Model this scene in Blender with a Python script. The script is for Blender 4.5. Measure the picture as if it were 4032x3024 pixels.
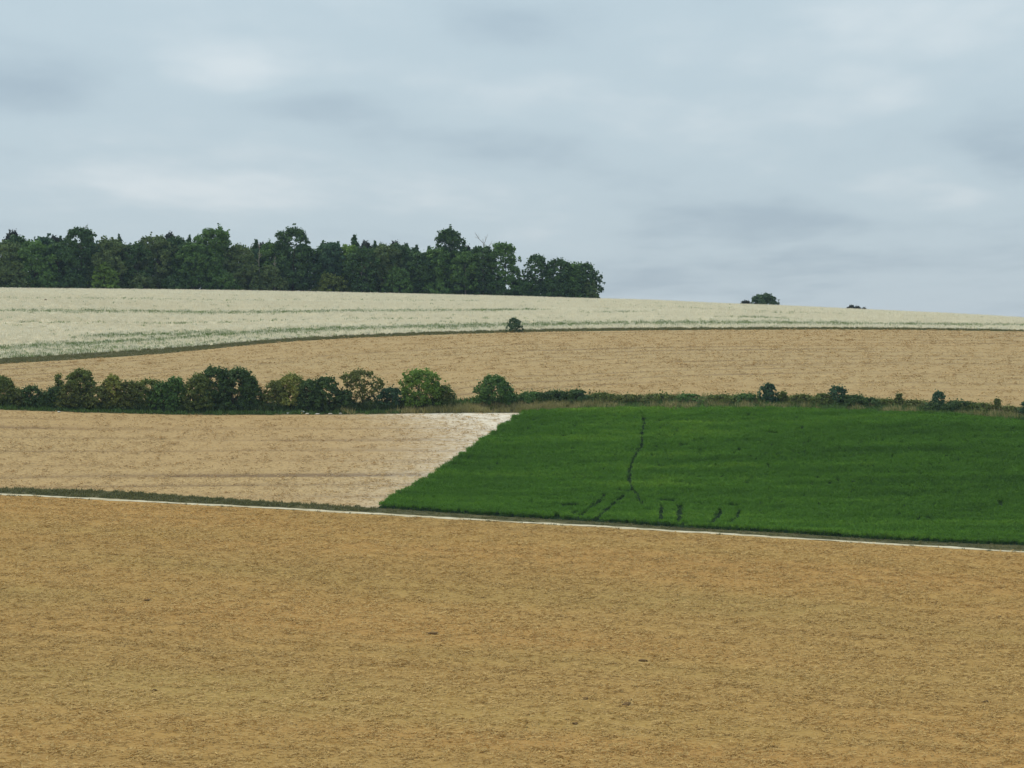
import bpy, math, random
import numpy as np

SC = bpy.context.scene
COL = SC.collection
for o in list(bpy.data.objects):
    bpy.data.objects.remove(o)

# ------------------------------------------------------------------ camera
F, CX, CY = 8886.0, 2016.0, 1512.0          # focal length and centre in photograph pixels
cam = bpy.data.cameras.new('camera')
cam.sensor_width = 36.0
cam.lens = 36.0 * F / 4032.0
cam.clip_start = 0.5
cam.clip_end = 12000
cam_ob = bpy.data.objects.new('camera', cam)
cam_ob.rotation_euler = (math.radians(90), 0, 0)
COL.objects.link(cam_ob)
SC.camera = cam_ob

# ------------------------------------------------------------------ light
SUN_EL, SUN_AZ = 50.0, -62.0                # azimuth from the view direction, minus = left
W = bpy.data.worlds.new('World')
SC.world = W
W.use_nodes = True
wt = W.node_tree
wt.nodes.clear()


def wn(t, **kw):
    n = wt.nodes.new(t)
    for k, v in kw.items():
        setattr(n, k, v)
    return n


def wmath(op, a, b=None, clamp=False):
    n = wn('ShaderNodeMath', operation=op, use_clamp=clamp)
    for i, v in enumerate((a, b)):
        if v is None:
            continue
        if isinstance(v, (int, float)):
            n.inputs[i].default_value = v
        else:
            wt.links.new(v, n.inputs[i])
    return n.outputs[0]


tc = wn('ShaderNodeTexCoord')
sep = wn('ShaderNodeSeparateXYZ')
wt.links.new(tc.outputs['Generated'], sep.inputs[0])
dx, dy, dz = sep.outputs
den = wmath('ADD', wmath('ABSOLUTE', dz), 0.07)
comb = wn('ShaderNodeCombineXYZ')
wt.links.new(wmath('MULTIPLY', wmath('DIVIDE', dx, den), 1.9), comb.inputs[0])
wt.links.new(wmath('DIVIDE', dy, den), comb.inputs[1])
comb.inputs[2].default_value = 3.7


def wnoise(scale, detail, rough, off):
    m = wn('ShaderNodeVectorMath', operation='ADD')
    wt.links.new(comb.outputs[0], m.inputs[0])
    m.inputs[1].default_value = off
    n = wn('ShaderNodeTexNoise')
    n.inputs['Scale'].default_value = scale
    n.inputs['Detail'].default_value = detail
    n.inputs['Roughness'].default_value = rough
    wt.links.new(m.outputs[0], n.inputs['Vector'])
    return n.outputs['Fac']


c1 = wmath('MULTIPLY', wmath('SUBTRACT', wnoise(0.62, 2.0, 0.45, (2.3, 1.1, 0)), 0.5), 0.7)
c2 = wmath('MULTIPLY', wmath('SUBTRACT', wnoise(1.5, 5.0, 0.52, (7.3, 4.1, 2)), 0.5), 0.9)
cl = wmath('ADD', wmath('ADD', c1, c2), 0.47)
# the broad cloud banks that the photograph shows: px, row, half-widths, strength
BANKS = [(850, 270, 300, 110, .30), (2050, 360, 560, 120, .26), (960, 570, 330, 80, .30),
         (3560, 740, 300, 70, .34), (3600, 130, 560, 170, .34), (1600, 780, 500, 70, .20),
         (500, 760, 500, 90, .20), (2950, 420, 420, 110, .10), (350, 60, 400, 80, .12),
         (1250, 420, 330, 70, -.34), (1500, 540, 470, 90, -.34), (160, 330, 330, 90, -.30),
         (2950, 880, 420, 60, -.40), (3960, 590, 190, 120, -.30), (1950, 110, 260, 80, -.26),
         (2250, 580, 400, 80, -.16), (2800, 330, 200, 60, -.18), (3900, 1000, 500, 70, -.22), (2700, 1080, 700, 80, -.15)]
ysafe = wmath('MAXIMUM', dy, 0.05)
tx, tz = wmath('DIVIDE', dx, ysafe), wmath('DIVIDE', dz, ysafe)
front = wmath('MULTIPLY', wmath('SUBTRACT', dy, 0.5, True), 2.0, True)
for px, row, hx, hz, s in BANKS:
    a = wmath('MULTIPLY', wmath('SUBTRACT', tx, (px - CX) / F), F / hx)
    b = wmath('MULTIPLY', wmath('SUBTRACT', tz, (CY - row) / F), F / hz)
    r2 = wmath('ADD', wmath('MULTIPLY', a, a), wmath('MULTIPLY', b, b))
    g = wmath('MULTIPLY', wmath('POWER', 2.7183, wmath('MULTIPLY', r2, -0.6)), 1.05)
    cl = wmath('ADD', cl, wmath('MULTIPLY', wmath('MULTIPLY', g, front), s))
ramp = wn('ShaderNodeValToRGB')
ramp.color_ramp.interpolation = 'EASE'
E = ramp.color_ramp.elements
E[0].position, E[0].color = 0.0, (0.272, 0.345, 0.398, 1)
E[1].position, E[1].color = 1.0, (0.462, 0.520, 0.545, 1)
e = ramp.color_ramp.elements.new(0.5)
e.color = (0.350, 0.430, 0.473, 1)
wt.links.new(cl, ramp.inputs[0])
# an overcast sky brightens smoothly from the horizon to the zenith
lift = wmath('ADD', wmath('MULTIPLY', wmath('MAXIMUM', dz, 0.0), 0.55), 0.96)
# low down the light through the long path of air turns faintly mauve, all round the horizon
low = wmath('POWER', 2.7183, wmath('MULTIPLY', wmath('MAXIMUM', dz, 0.0), -15.0))
mauve = wn('ShaderNodeMix', data_type='RGBA', blend_type='MULTIPLY')
wt.links.new(low, mauve.inputs['Factor'])
wt.links.new(ramp.outputs[0], mauve.inputs['A'])
mauve.inputs['B'].default_value = (1.09, .99, .975, 1)
vs = wn('ShaderNodeVectorMath', operation='SCALE')
wt.links.new(mauve.outputs['Result'], vs.inputs[0])
wt.links.new(lift, vs.inputs['Scale'])
sky = wn('ShaderNodeTexSky', sky_type='NISHITA')
sky.sun_disc = False
sky.sun_elevation = math.radians(SUN_EL)
sky.sun_rotation = math.radians(SUN_AZ)
bg1 = wn('ShaderNodeBackground')
bg1.inputs['Strength'].default_value = 0.05
wt.links.new(sky.outputs[0], bg1.inputs['Color'])
bg2 = wn('ShaderNodeBackground')
bg2.inputs['Strength'].default_value = 1.0
wt.links.new(vs.outputs[0], bg2.inputs['Color'])
mx = wn('ShaderNodeMixShader')
mx.inputs[0].default_value = 0.88
wt.links.new(bg1.outputs[0], mx.inputs[1])
wt.links.new(bg2.outputs[0], mx.inputs[2])
wo = wn('ShaderNodeOutputWorld')
wt.links.new(mx.outputs[0], wo.inputs['Surface'])

sun = bpy.data.lights.new('sun', 'SUN')
sun.energy = 1.5
sun.angle = math.radians(18)
sun.color = (1.0, 0.94, 0.85)
sun_ob = bpy.data.objects.new('sun', sun)
el, az = math.radians(SUN_EL), math.radians(SUN_AZ)
sd = (math.sin(az) * math.cos(el), math.cos(az) * math.cos(el), math.sin(el))
import mathutils
sun_ob.rotation_euler = mathutils.Vector(sd).to_track_quat('Z', 'Y').to_euler()
COL.objects.link(sun_ob)

SC.view_settings.view_transform = 'Standard'
SC.view_settings.look = 'None'
SC.view_settings.gamma = 1.0
SC.view_settings.exposure = 0.6
SC.view_settings.use_curve_mapping = False
SC.cycles.max_bounces = 4
SC.cycles.diffuse_bounces = 2
SC.cycles.glossy_bounces = 1
SC.cycles.transmission_bounces = 2
SC.cycles.transparent_max_bounces = 4
SC.cycles.volume_bounces = 0
SC.cycles.use_denoising = True
SC.cycles.denoising_prefilter = 'ACCURATE'
SC.cycles.caustics_reflective = False
SC.cycles.caustics_refractive = False

rng = np.random.default_rng(11)


# ------------------------------------------------------------------ terrain
def pchip_slopes(x, y):
    """x, y: (N, K)"""
    h = np.diff(x, axis=-1)
    d = np.diff(y, axis=-1) / h
    m = np.zeros_like(y)
    h0, h1 = h[..., :-1], h[..., 1:]
    d0, d1 = d[..., :-1], d[..., 1:]
    w1, w2 = 2 * h1 + h0, h1 + 2 * h0
    with np.errstate(divide='ignore', invalid='ignore'):
        hm = (w1 + w2) / (w1 / d0 + w2 / d1)
    m[..., 1:-1] = np.where(d0 * d1 > 0, hm, 0)
    m[..., 0], m[..., -1] = d[..., 0], d[..., -1]
    return m


def pchip_eval(x, y, q):
    """x, y: (N, K); q: (N,)"""
    m = pchip_slopes(x, y)
    K = x.shape[-1]
    i = np.clip((q[:, None] >= x).sum(-1) - 1, 0, K - 2)
    r = np.arange(len(q))
    x0, x1, y0, y1 = x[r, i], x[r, i + 1], y[r, i], y[r, i + 1]
    h = x1 - x0
    t = np.clip((q - x0) / h, 0, 1)
    m0, m1 = m[r, i] * h, m[r, i + 1] * h
    t2, t3 = t * t, t * t * t
    return (2*t3 - 3*t2 + 1) * y0 + (t3 - 2*t2 + t) * m0 + (-2*t3 + 3*t2) * y1 + (t3 - t2) * m1


XT = np.linspace(-420, 420, 1401)


def smooth_table(xs, ys):
    xs, ys = np.asarray(xs, float), np.asarray(ys, float)
    q = np.clip(XT, xs[0], xs[-1])
    return pchip_eval(np.repeat(xs[None], len(q), 0), np.repeat(ys[None], len(q), 0), q)


def knot(rows, ys):
    """rows: [(px,row)], ys: [(px,Y)] -> tables of Y and z over X"""
    rp = np.array(rows, float)
    yp = np.array(ys, float)
    px = np.linspace(rp[0, 0], rp[-1, 0], 60)
    row = pchip_eval(np.repeat(rp[None, :, 0], 60, 0), np.repeat(rp[None, :, 1], 60, 0), px)
    Y = pchip_eval(np.repeat(yp[None, :, 0], 60, 0), np.repeat(yp[None, :, 1], 60, 0), px)
    X = (px - CX) / F * Y
    Z = (CY - row) / F * Y
    # let the curve run on gently beyond the frame
    sy = (Y[-1] - Y[-8]) / (X[-1] - X[-8]); sz = (Z[-1] - Z[-8]) / (X[-1] - X[-8])
    ly = (Y[7] - Y[0]) / (X[7] - X[0]); lz = (Z[7] - Z[0]) / (X[7] - X[0])
    X = np.concatenate([[X[0] - 60], X, [X[-1] + 60]])
    Y = np.concatenate([[Y[0] - 60 * ly * .6], Y, [Y[-1] + 60 * sy * .6]])
    Z = np.concatenate([[Z[0] - 60 * lz * .5], Z, [Z[-1] + 60 * sz * .5]])
    return smooth_table(X, Y), smooth_table(X, Z)


def const(Y, Z):
    return np.full(len(XT), float(Y)), np.full(len(XT), float(Z))


ROW_TRACK = [(0, 1946), (400, 1966), (800, 1987), (1200, 2008), (1600, 2031), (2000, 2054), (2400, 2076),
             (2800, 2100), (3200, 2124), (3600, 2148), (4032, 2173)]
ROW_HEDGE = [(0, 1614), (400, 1626), (800, 1634), (1400, 1632), (1800, 1626), (2050, 1626), (2250, 1617), (2600, 1614),
             (3032, 1615), (3300, 1620), (3600, 1630), (3800, 1643), (4032, 1663)]
ROW_BACK = [(0, 1588), (600, 1598), (1000, 1602), (1500, 1594), (2100, 1570), (2600, 1566), (3100, 1572), (3600, 1586),
            (4032, 1616)]
ROW_BOUND = [(0, 1434), (600, 1396), (1200, 1342), (1800, 1316), (2200, 1306), (2700, 1300), (3300, 1298),
             (3700, 1301), (4032, 1306)]
ROW_RIDGE = [(0, 1138), (900, 1147), (1200, 1152), (1700, 1163), (2000, 1170), (2335, 1180), (2500, 1184), (2800, 1198),
             (3050, 1208), (3400, 1225), (3700, 1239), (4032, 1262)]
ROW_RIDGE = [(p, r + 5) for p, r in ROW_RIDGE]
K_TRACK = knot(ROW_TRACK, [(0, 262), (2016, 247), (4032, 232)])
K_HEDGE = knot(ROW_HEDGE, [(0, 302), (1000, 304), (2000, 304), (3000, 300), (4032, 291)])
K_BACK = knot(ROW_BACK, [(0, 309), (1000, 312), (2000, 312), (3000, 307), (4032, 298)])
K_BOUND = knot(ROW_BOUND, [(0, 362), (600, 380), (1200, 396), (2200, 410), (3000, 414), (4032, 416)])
K_RIDGE = knot(ROW_RIDGE, [(0, 545), (1200, 560), (2335, 565), (2800, 560), (3400, 545), (4032, 525)])
K_NEAR = knot([(0, 2985), (2016, 3020), (4032, 3060)], [(0, 128), (2016, 128), (4032, 128)])
KNOTS = [const(-60, 5), const(0, -1.7), const(40, -13), const(88, -21.6), K_NEAR, K_TRACK, K_HEDGE, K_BACK,
         K_BOUND, K_RIDGE, (K_RIDGE[0] + 80, K_RIDGE[1] + 0.8), const(1100, 11), const(2300, -28), const(6000, -30)]
KY = np.stack([k[0] for k in KNOTS], 1)
KZ = np.stack([k[1] for k in KNOTS], 1)


def cY(k, X):
    return np.interp(X, XT, k[0])


def H(X, Y):
    X = np.atleast_1d(np.asarray(X, float)).ravel()
    Y = np.atleast_1d(np.asarray(Y, float)).ravel()
    out = np.empty(len(X))
    for s in range(0, len(X), 60000):
        x, y = X[s:s + 60000], Y[s:s + 60000]
        f = np.clip((x - XT[0]) / (XT[1] - XT[0]), 0, len(XT) - 1.001)
        i = f.astype(int)
        w = (f - i)[:, None]
        ky = KY[i] * (1 - w) + KY[i + 1] * w
        kz = KZ[i] * (1 - w) + KZ[i + 1] * w
        out[s:s + 60000] = pchip_eval(ky, kz, y)
    return out


def h1(x, y):
    return float(H([x], [y])[0])


def unproj(px, row, y0=95.0, y1=640.0):
    """the ground point that the photograph shows at this pixel"""
    Y = np.linspace(y0, y1, 2600)
    X = (px - CX) / F * Y
    d = H(X, Y) - (CY - row) / F * Y
    k = np.argmax(d >= 0)
    if d[k] < 0:
        k = len(Y) - 1
    if k > 0 and d[k] > d[k - 1]:
        t = -d[k - 1] / (d[k] - d[k - 1])
        y = Y[k - 1] + t * (Y[k] - Y[k - 1])
    else:
        y = Y[k]
    return (px - CX) / F * y, y


def project(X, Y, Z):
    return CX + F * X / Y, CY - F * Z / Y


def ground_curve(rows, y0=95.0, y1=640.0):
    """table of Y over X from photograph rows"""
    P = np.array([unproj(p, r, y0, y1) for p, r in rows])
    xs = np.concatenate([[P[0, 0] - 60], P[:, 0], [P[-1, 0] + 60]])
    s0 = (P[1, 1] - P[0, 1]) / (P[1, 0] - P[0, 0]); s1 = (P[-1, 1] - P[-2, 1]) / (P[-1, 0] - P[-2, 0])
    ys = np.concatenate([[P[0, 1] - 60 * s0 * .6], P[:, 1], [P[-1, 1] + 60 * s1 * .6]])
    return smooth_table(xs, ys), None


# ------------------------------------------------------------------ helpers
def vnoise(X, Y, s, seed=0):
    """smooth value noise 0..1"""
    r = np.random.default_rng(seed)
    T = r.random((256, 256))
    x, y = np.asarray(X) / s + 1000.3, np.asarray(Y) / s + 1000.7
    i, j = np.floor(x).astype(int), np.floor(y).astype(int)
    u, v = x - i, y - j
    u, v = u * u * (3 - 2 * u), v * v * (3 - 2 * v)
    a, b = T[i % 256, j % 256], T[(i + 1) % 256, j % 256]
    c, d = T[i % 256, (j + 1) % 256], T[(i + 1) % 256, (j + 1) % 256]
    return (a * (1 - u) + b * u) * (1 - v) + (c * (1 - u) + d * u) * v


def mesh_from(name, V, Fc, mats=(), tint=None, smooth=False):
    """V (n,3); Fc (m,k) with one k"""
    V = np.asarray(V, np.float32)
    Fc = np.asarray(Fc, np.int32)
    me = bpy.data.meshes.new(name)
    me.vertices.add(len(V))
    me.vertices.foreach_set('co', V.ravel())
    k = Fc.shape[1]
    me.loops.add(Fc.size)
    me.loops.foreach_set('vertex_index', Fc.ravel())
    me.polygons.add(len(Fc))
    me.polygons.foreach_set('loop_start', np.arange(0, Fc.size, k, dtype=np.int32))
    if smooth:
        me.polygons.foreach_set('use_smooth', np.ones(len(Fc), bool))
    if tint is not None:
        a = me.attributes.new('tint', 'FLOAT', 'POINT')
        a.data.foreach_set('value', np.asarray(tint, np.float32))
    for m in mats:
        me.materials.append(m)
    me.update(calc_edges=True)
    return me


def link(name, data, parent=None, loc=None):
    o = bpy.data.objects.new(name, data)
    COL.objects.link(o)
    if parent is not None:
        o.parent = parent
    if loc is not None:
        o.location = loc
    return o


def tag(o, label=None, cat=None, group=None, kind=None):
    if label:
        o['label'] = label
    if cat:
        o['category'] = cat
    if group:
        o['group'] = group
    if kind:
        o['kind'] = kind
    return o


class Mat:
    def __init__(self, name):
        self.m = bpy.data.materials.new(name)
        self.m.use_nodes = True
        self.t = self.m.node_tree
        self.t.nodes.clear()
        self.out = self.n('ShaderNodeOutputMaterial')
        self.b = self.n('ShaderNodeBsdfPrincipled')
        self.b.inputs['Roughness'].default_value = 0.95
        self.b.inputs['Specular IOR Level'].default_value = 0.08
        self.t.links.new(self.b.outputs[0], self.out.inputs['Surface'])

    def n(self, t, **kw):
        nd = self.t.nodes.new(t)
        for k, v in kw.items():
            setattr(nd, k, v)
        return nd

    def set(self, sock, v):
        if isinstance(v, (int, float)):
            sock.default_value = v
        elif isinstance(v, (tuple, list)):
            sock.default_value = tuple(v) + ((1,) if len(v) == 3 and sock.type == 'RGBA' else ())
        else:
            self.t.links.new(v, sock)

    def math(self, op, a, b=None, clamp=False):
        nd = self.n('ShaderNodeMath', operation=op, use_clamp=clamp)
        self.set(nd.inputs[0], a)
        if b is not None:
            self.set(nd.inputs[1], b)
        return nd.outputs[0]

    def pos(self, scale=(1, 1, 1), rotz=0.0):
        g = self.n('ShaderNodeNewGeometry')
        mp = self.n('ShaderNodeMapping')
        mp.inputs['Scale'].default_value = scale
        mp.inputs['Rotation'].default_value = (0, 0, rotz)
        self.t.links.new(g.outputs['Position'], mp.inputs['Vector'])
        return mp.outputs[0]

    def noise(self, vec, scale, detail=3, rough=.55):
        nd = self.n('ShaderNodeTexNoise')
        nd.inputs['Scale'].default_value = scale
        nd.inputs['Detail'].default_value = detail
        nd.inputs['Roughness'].default_value = rough
        self.t.links.new(vec, nd.inputs['Vector'])
        return nd.outputs['Fac']

    def ramp(self, fac, stops):
        nd = self.n('ShaderNodeValToRGB')
        el = nd.color_ramp.elements
        while len(el) < len(stops):
            el.new(0.5)
        for e_, (p, c) in zip(el, stops):
            e_.position = p
            e_.color = tuple(c) + (1,)
        self.set(nd.inputs[0], fac)
        return nd.outputs[0]

    def mix(self, fac, a, b, blend='MIX'):
        nd = self.n('ShaderNodeMix', data_type='RGBA', blend_type=blend)
        self.set(nd.inputs['Factor'], fac)
        self.set(nd.inputs['A'], a)
        self.set(nd.inputs['B'], b)
        return nd.outputs['Result']

    def attr(self, name, kind='GEOMETRY'):
        nd = self.n('ShaderNodeAttribute', attribute_name=name, attribute_type=kind)
        return nd.outputs['Fac']

    def bump(self, h, strength, dist):
        nd = self.n('ShaderNodeBump')
        nd.inputs['Strength'].default_value = strength
        nd.inputs['Distance'].default_value = dist
        self.t.links.new(h, nd.inputs['Height'])
        self.t.links.new(nd.outputs[0], self.b.inputs['Normal'])

    def color(self, c):
        self.set(self.b.inputs['Base Color'], c)
        return self

    def translucent(self, c, fac):
        tr = self.n('ShaderNodeBsdfTranslucent')
        self.set(tr.inputs['Color'], c)
        ms = self.n('ShaderNodeMixShader')
        ms.inputs[0].default_value = fac
        self.t.links.new(self.b.outputs[0], ms.inputs[1])
        self.t.links.new(tr.outputs[0], ms.inputs[2])
        self.t.links.new(ms.outputs[0], self.out.inputs['Surface'])


def stubble_mat(name, soil_d, soil, straw, red=None, period=3.0, weed=None, chalk=None, streak=.5, tyre=0.0):
    """worked soil with straw on it; the attribute 'rowv' is the distance in metres across the drill rows"""
    M = Mat(name)
    rv = M.attr('rowv')
    g = M.n('ShaderNodeNewGeometry')
    sp = M.n('ShaderNodeSeparateXYZ')
    M.t.links.new(g.outputs['Position'], sp.inputs[0])
    cb = M.n('ShaderNodeCombineXYZ')
    M.t.links.new(sp.outputs[0], cb.inputs[0])
    M.t.links.new(rv, cb.inputs[1])

    def nz(sx, sy, detail, rough, off=0.0):
        mp = M.n('ShaderNodeMapping')
        mp.inputs['Scale'].default_value = (sx, sy, 1)
        mp.inputs['Location'].default_value = (off, off * .7, off)
        M.t.links.new(cb.outputs[0], mp.inputs['Vector'])
        return M.noise(mp.outputs[0], 1.0, detail, rough)
    grain = nz(2.0, 2.8, 3, .6)
    fine = nz(4.0, 6.0, 2, .6, 3.0)
    streaks = nz(.012, .42, 2, .5, 7.0)
    broad = nz(.014, .045, 1, .4, 11.0)
    fleck = nz(1.3, 2.6, 1, .5, 17.0)
    tone = M.math('ADD', M.math('MULTIPLY', grain, .62), M.math('MULTIPLY', fine, .38))
    c = M.ramp(tone, [(.36, soil_d), (.47, soil), (.60, straw)])
    wave = M.math('ADD', M.math('MULTIPLY', M.math('SINE', M.math('ADD', M.math('MULTIPLY', rv, 6.2832 / period), M.math('MULTIPLY', streaks, 7.0))), .5), .5)
    wv = M.math('MULTIPLY', M.math('POWER', wave, 3.0), M.ramp(streaks, [(.40, (1,) * 3), (.62, (0,) * 3)]))
    c = M.mix(M.math('MULTIPLY', wv, streak), c, soil_d)
    c = M.mix(M.math('MULTIPLY', M.ramp(fleck, [(.27, (1,) * 3), (.35, (0,) * 3)]), .75), c, tuple(v * .62 for v in soil_d))
    if red:
        c = M.mix(M.ramp(broad, [(.42, (0,) * 3), (.62, (.45,) * 3)]), c, red)
    if weed:
        w = nz(.018, .055, 1.5, .45, 23.0)
        c = M.mix(M.ramp(w, [(.48, (0,) * 3), (.68, (.36,) * 3)]), c, weed)
    if chalk:
        ca = M.attr('chalk')
        f = M.math('ADD', ca, M.math('MULTIPLY', M.math('SUBTRACT', grain, .5), M.math('MULTIPLY', ca, 2.6)), True)
        fl = M.ramp(nz(.6, 1.6, 3, .65, 31.0), [(.38, (.25,) * 3), (.52, (1,) * 3)])
        c = M.mix(M.math('MULTIPLY', f, fl), c, chalk)
    M.color(c)
    M.bump(tone, .5, .05)
    return M.m


STRAW = (.52, .365, .165)
M_FORE = stubble_mat('foreground stubble soil', (.235, .136, .042), (.342, .208, .063), (.412, .263, .089), red=(.41, .217, .063), period=7.0,
                     weed=(.30, .225, .070), streak=.45)
M_MID = stubble_mat('left stubble soil', (.20, .130, .066), (.396, .267, .120), (.495, .348, .163), red=(.412, .270, .122), period=5.5, chalk=(.76, .68, .55), streak=1.0)
M_UP = stubble_mat('upper stubble soil', (.21, .140, .070), (.372, .260, .121), (.455, .330, .157), red=(.392, .264, .118), period=6.0, streak=.9)


def grass_ground(name, a, b, c):
    M = Mat(name)
    n = M.noise(M.pos((.4, 1, 1)), .9, 5, .65)
    M.color(M.ramp(n, [(.3, a), (.52, b), (.72, c)]))
    M.bump(n, .8, .15)
    return M.m


M_GROUND = grass_ground('country soil', (.16, .13, .06), (.26, .22, .1), (.36, .3, .16))
M_VERGE = grass_ground('verge turf', (.045, .046, .020), (.085, .080, .034), (.17, .14, .068))
M_HEDGEG = grass_ground('hedge bank turf', (.06, .06, .025), (.15, .125, .055), (.26, .20, .10))
M_CROPG = grass_ground('shade-dark crop ground', (.008, .020, .005), (.012, .030, .007), (.018, .040, .010))  # near-black green: the shade among the crop leaves is put into this colour
M_PALEG = Mat('pale stubble soil')
_g = M_PALEG.attr('green')
_n = M_PALEG.noise(M_PALEG.pos((.3, 1, 1)), .8, 5, .65)
_c = M_PALEG.ramp(_n, [(.32, (.56, .46, .30)), (.5, (.70, .60, .43)), (.7, (.78, .69, .52))])
M_PALEG.color(M_PALEG.mix(_g, _c, (.16, .22, .075)))
M_PALEG = M_PALEG.m
M_TRACK = Mat('chalk track')
_n = M_TRACK.noise(M_TRACK.pos((.3, 1, 1)), 1.5, 5, .65)
_d = M_TRACK.noise(M_TRACK.pos((.12, .6, 1)), 1.0, 4, .6)
_c = M_TRACK.ramp(_n, [(.28, (.38, .31, .18)), (.45, (.53, .46, .31)), (.7, (.63, .57, .42))])
M_TRACK.color(M_TRACK.mix(M_TRACK.ramp(_d, [(.50, (0,) * 3), (.66, (.65,) * 3)]), _c, (.36, .27, .13)))
M_TRACK.bump(_n, .5, .08)
M_TRACK = M_TRACK.m


# ------------------------------------------------------------------ ground sheets
def sheet(name, xs, lo, hi, mat, ny=30, dz=0.0, attrs=None, skirt=.5):
    """a grid between two tables of Y; xs (nx,), lo/hi callables of X"""
    nx = len(xs)
    t = np.linspace(0, 1, ny)
    X = np.repeat(xs[:, None], ny, 1)
    ylo, yhi = lo(xs)[:, None], hi(xs)[:, None]
    Y = ylo + (yhi - ylo) * t[None]
    return grid(name, X, Y, mat, dz, attrs)


def grid(name, X, Y, mat, dz=0.0, attrs=None, zfun=None):
    nx, ny = X.shape
    Z = H(X, Y).reshape(nx, ny) + dz
    if zfun is not None:
        Z = Z + zfun(X, Y)
    V = np.stack([X, Y, Z], -1).reshape(-1, 3)
    i = np.arange(nx * ny).reshape(nx, ny)
    Q = np.stack([i[:-1, :-1], i[1:, :-1], i[1:, 1:], i[:-1, 1:]], -1).reshape(-1, 4)
    me = mesh_from(name, V, Q, [mat], smooth=True)
    for k, fn in (attrs or {}).items():
        a = me.attributes.new(k, 'FLOAT', 'POINT')
        a.data.foreach_set('value', np.asarray(fn(X, Y), np.float32).ravel())
    o = link(name, me)
    tag(o, kind='structure')
    return o


# the whole country as one sheet, just below the field surfaces
gx = np.concatenate([np.linspace(-3500, -420, 12), np.linspace(-400, -170, 24), np.linspace(-160, 160, 140), np.linspace(170, 400, 24), np.linspace(420, 3500, 12)])
gy = np.concatenate([np.linspace(-60, 90, 40), np.linspace(93, 660, 260), np.linspace(680, 1200, 40), np.linspace(1250, 6000, 30)])
GX, GY = np.meshgrid(gx, gy, indexing='ij')
grid('ground', GX, GY, M_GROUND, -0.35)

VERGE_TOP = ground_curve([(0, 1922), (400, 1933), (800, 1957), (1200, 1984), (1480, 2000), (1900, 2029), (2400, 2058),
                          (2650, 2075), (3100, 2100), (3500, 2126), (4032, 2148)])
TRACK_FAR = ground_curve([(p, r - 2.6) for p, r in ROW_TRACK])
TRACK_NEAR = ground_curve([(p, r + 2.6) for p, r in ROW_TRACK])
PALE_BASE = ground_curve([(0, 1412), (600, 1376), (1200, 1330), (1800, 1306), (2200, 1297), (2700, 1292), (3300, 1291),
                          (3700, 1295), (4032, 1301)], 330, 640)


def fY(k):
    return lambda X: np.interp(X, XT, k[0])


def wob(k, s, a, seed, extra=0.0):
    f = fY(k)
    return lambda X: f(X) + extra + a * (vnoise(X, X * 0, s, seed) + .6 * vnoise(X, X * 0 + 9, s * .31, seed + 1) - .8)


XS = np.linspace(-98, 98, 260)
XF = np.linspace(-98, 98, 900)
XU = np.linspace(-170, 170, 260)
f_near = lambda X: X * 0 + 55.0
e_tn, e_tf = wob(TRACK_NEAR, 2.6, .6, 3), wob(TRACK_FAR, 3.1, .6, 5)
sheet('foreground_stubble_field', np.linspace(-98, 98, 200), f_near, fY(TRACK_NEAR), M_FORE, 220, attrs={'rowv': lambda X, Y: fY(TRACK_NEAR)(X.ravel()).reshape(X.shape) - Y})
sheet('chalk_track', XF, lambda X: e_tn(X) - .05, lambda X: e_tf(X) + .05, M_TRACK, 8, dz=.02)
sheet('track_verge', XS, fY(TRACK_FAR), fY(VERGE_TOP), M_VERGE, 10)

# the slanting edge between the stubble and the green crop
EDGE_PX = [(1486, 1992), (1560, 1951), (1626, 1916), (1700, 1871), (1780, 1817), (1845, 1772), (1902, 1731), (1950, 1697), (1988, 1672), (2035, 1640), (2062, 1624)]
EP = np.array([unproj(p, r, 220, 330) for p, r in EDGE_PX])
fv, fh = fY(VERGE_TOP), fY(K_HEDGE)
ET = np.clip((EP[:, 1] - fv(EP[:, 0])) / (fh(EP[:, 0]) - fv(EP[:, 0])), 0, 1)
ET[0], ET[-1] = 0, 1


def edgeX(t):
    return np.interp(t, ET, EP[:, 0])


def patch_mesh(name, left, mat, nx, ny, attrs=None):
    t = np.linspace(0, 1, ny)[None]
    s = np.linspace(0, 1, nx)[:, None]
    xe = edgeX(t)
    X = (-98 + (xe + 98) * s) if left else (xe + (98 - xe) * s)
    Y = fv(X.ravel()).reshape(X.shape) * (1 - t) + fh(X.ravel()).reshape(X.shape) * t
    return grid(name, X, Y, mat, 0, attrs)


CK = np.array(unproj(1960, 1632, 220, 330))


def chalk_amount(X, Y):
    px, row = project(X, Y, H(X, Y).reshape(X.shape))
    t = np.clip((row - 1622) / 380, 0, 1)
    exl = np.interp(row, [r for _, r in EDGE_PX][::-1], [p for p, _ in EDGE_PX][::-1])
    a = .9 * np.exp(-((px - 1930) / 330) ** 2) * np.exp(-np.maximum(row - 1615, 0) / 62.)
    b = .60 * np.exp(-np.maximum(exl - px, 0) / (180 + 60 * t)) * (1 - .60 * t)
    c = .3 * np.exp(-np.maximum(row - 1630, 0) / 9.) * np.clip((px - 1050) / 600, 0, 1)
    return np.clip(a + b + c, 0, 1)


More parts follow.
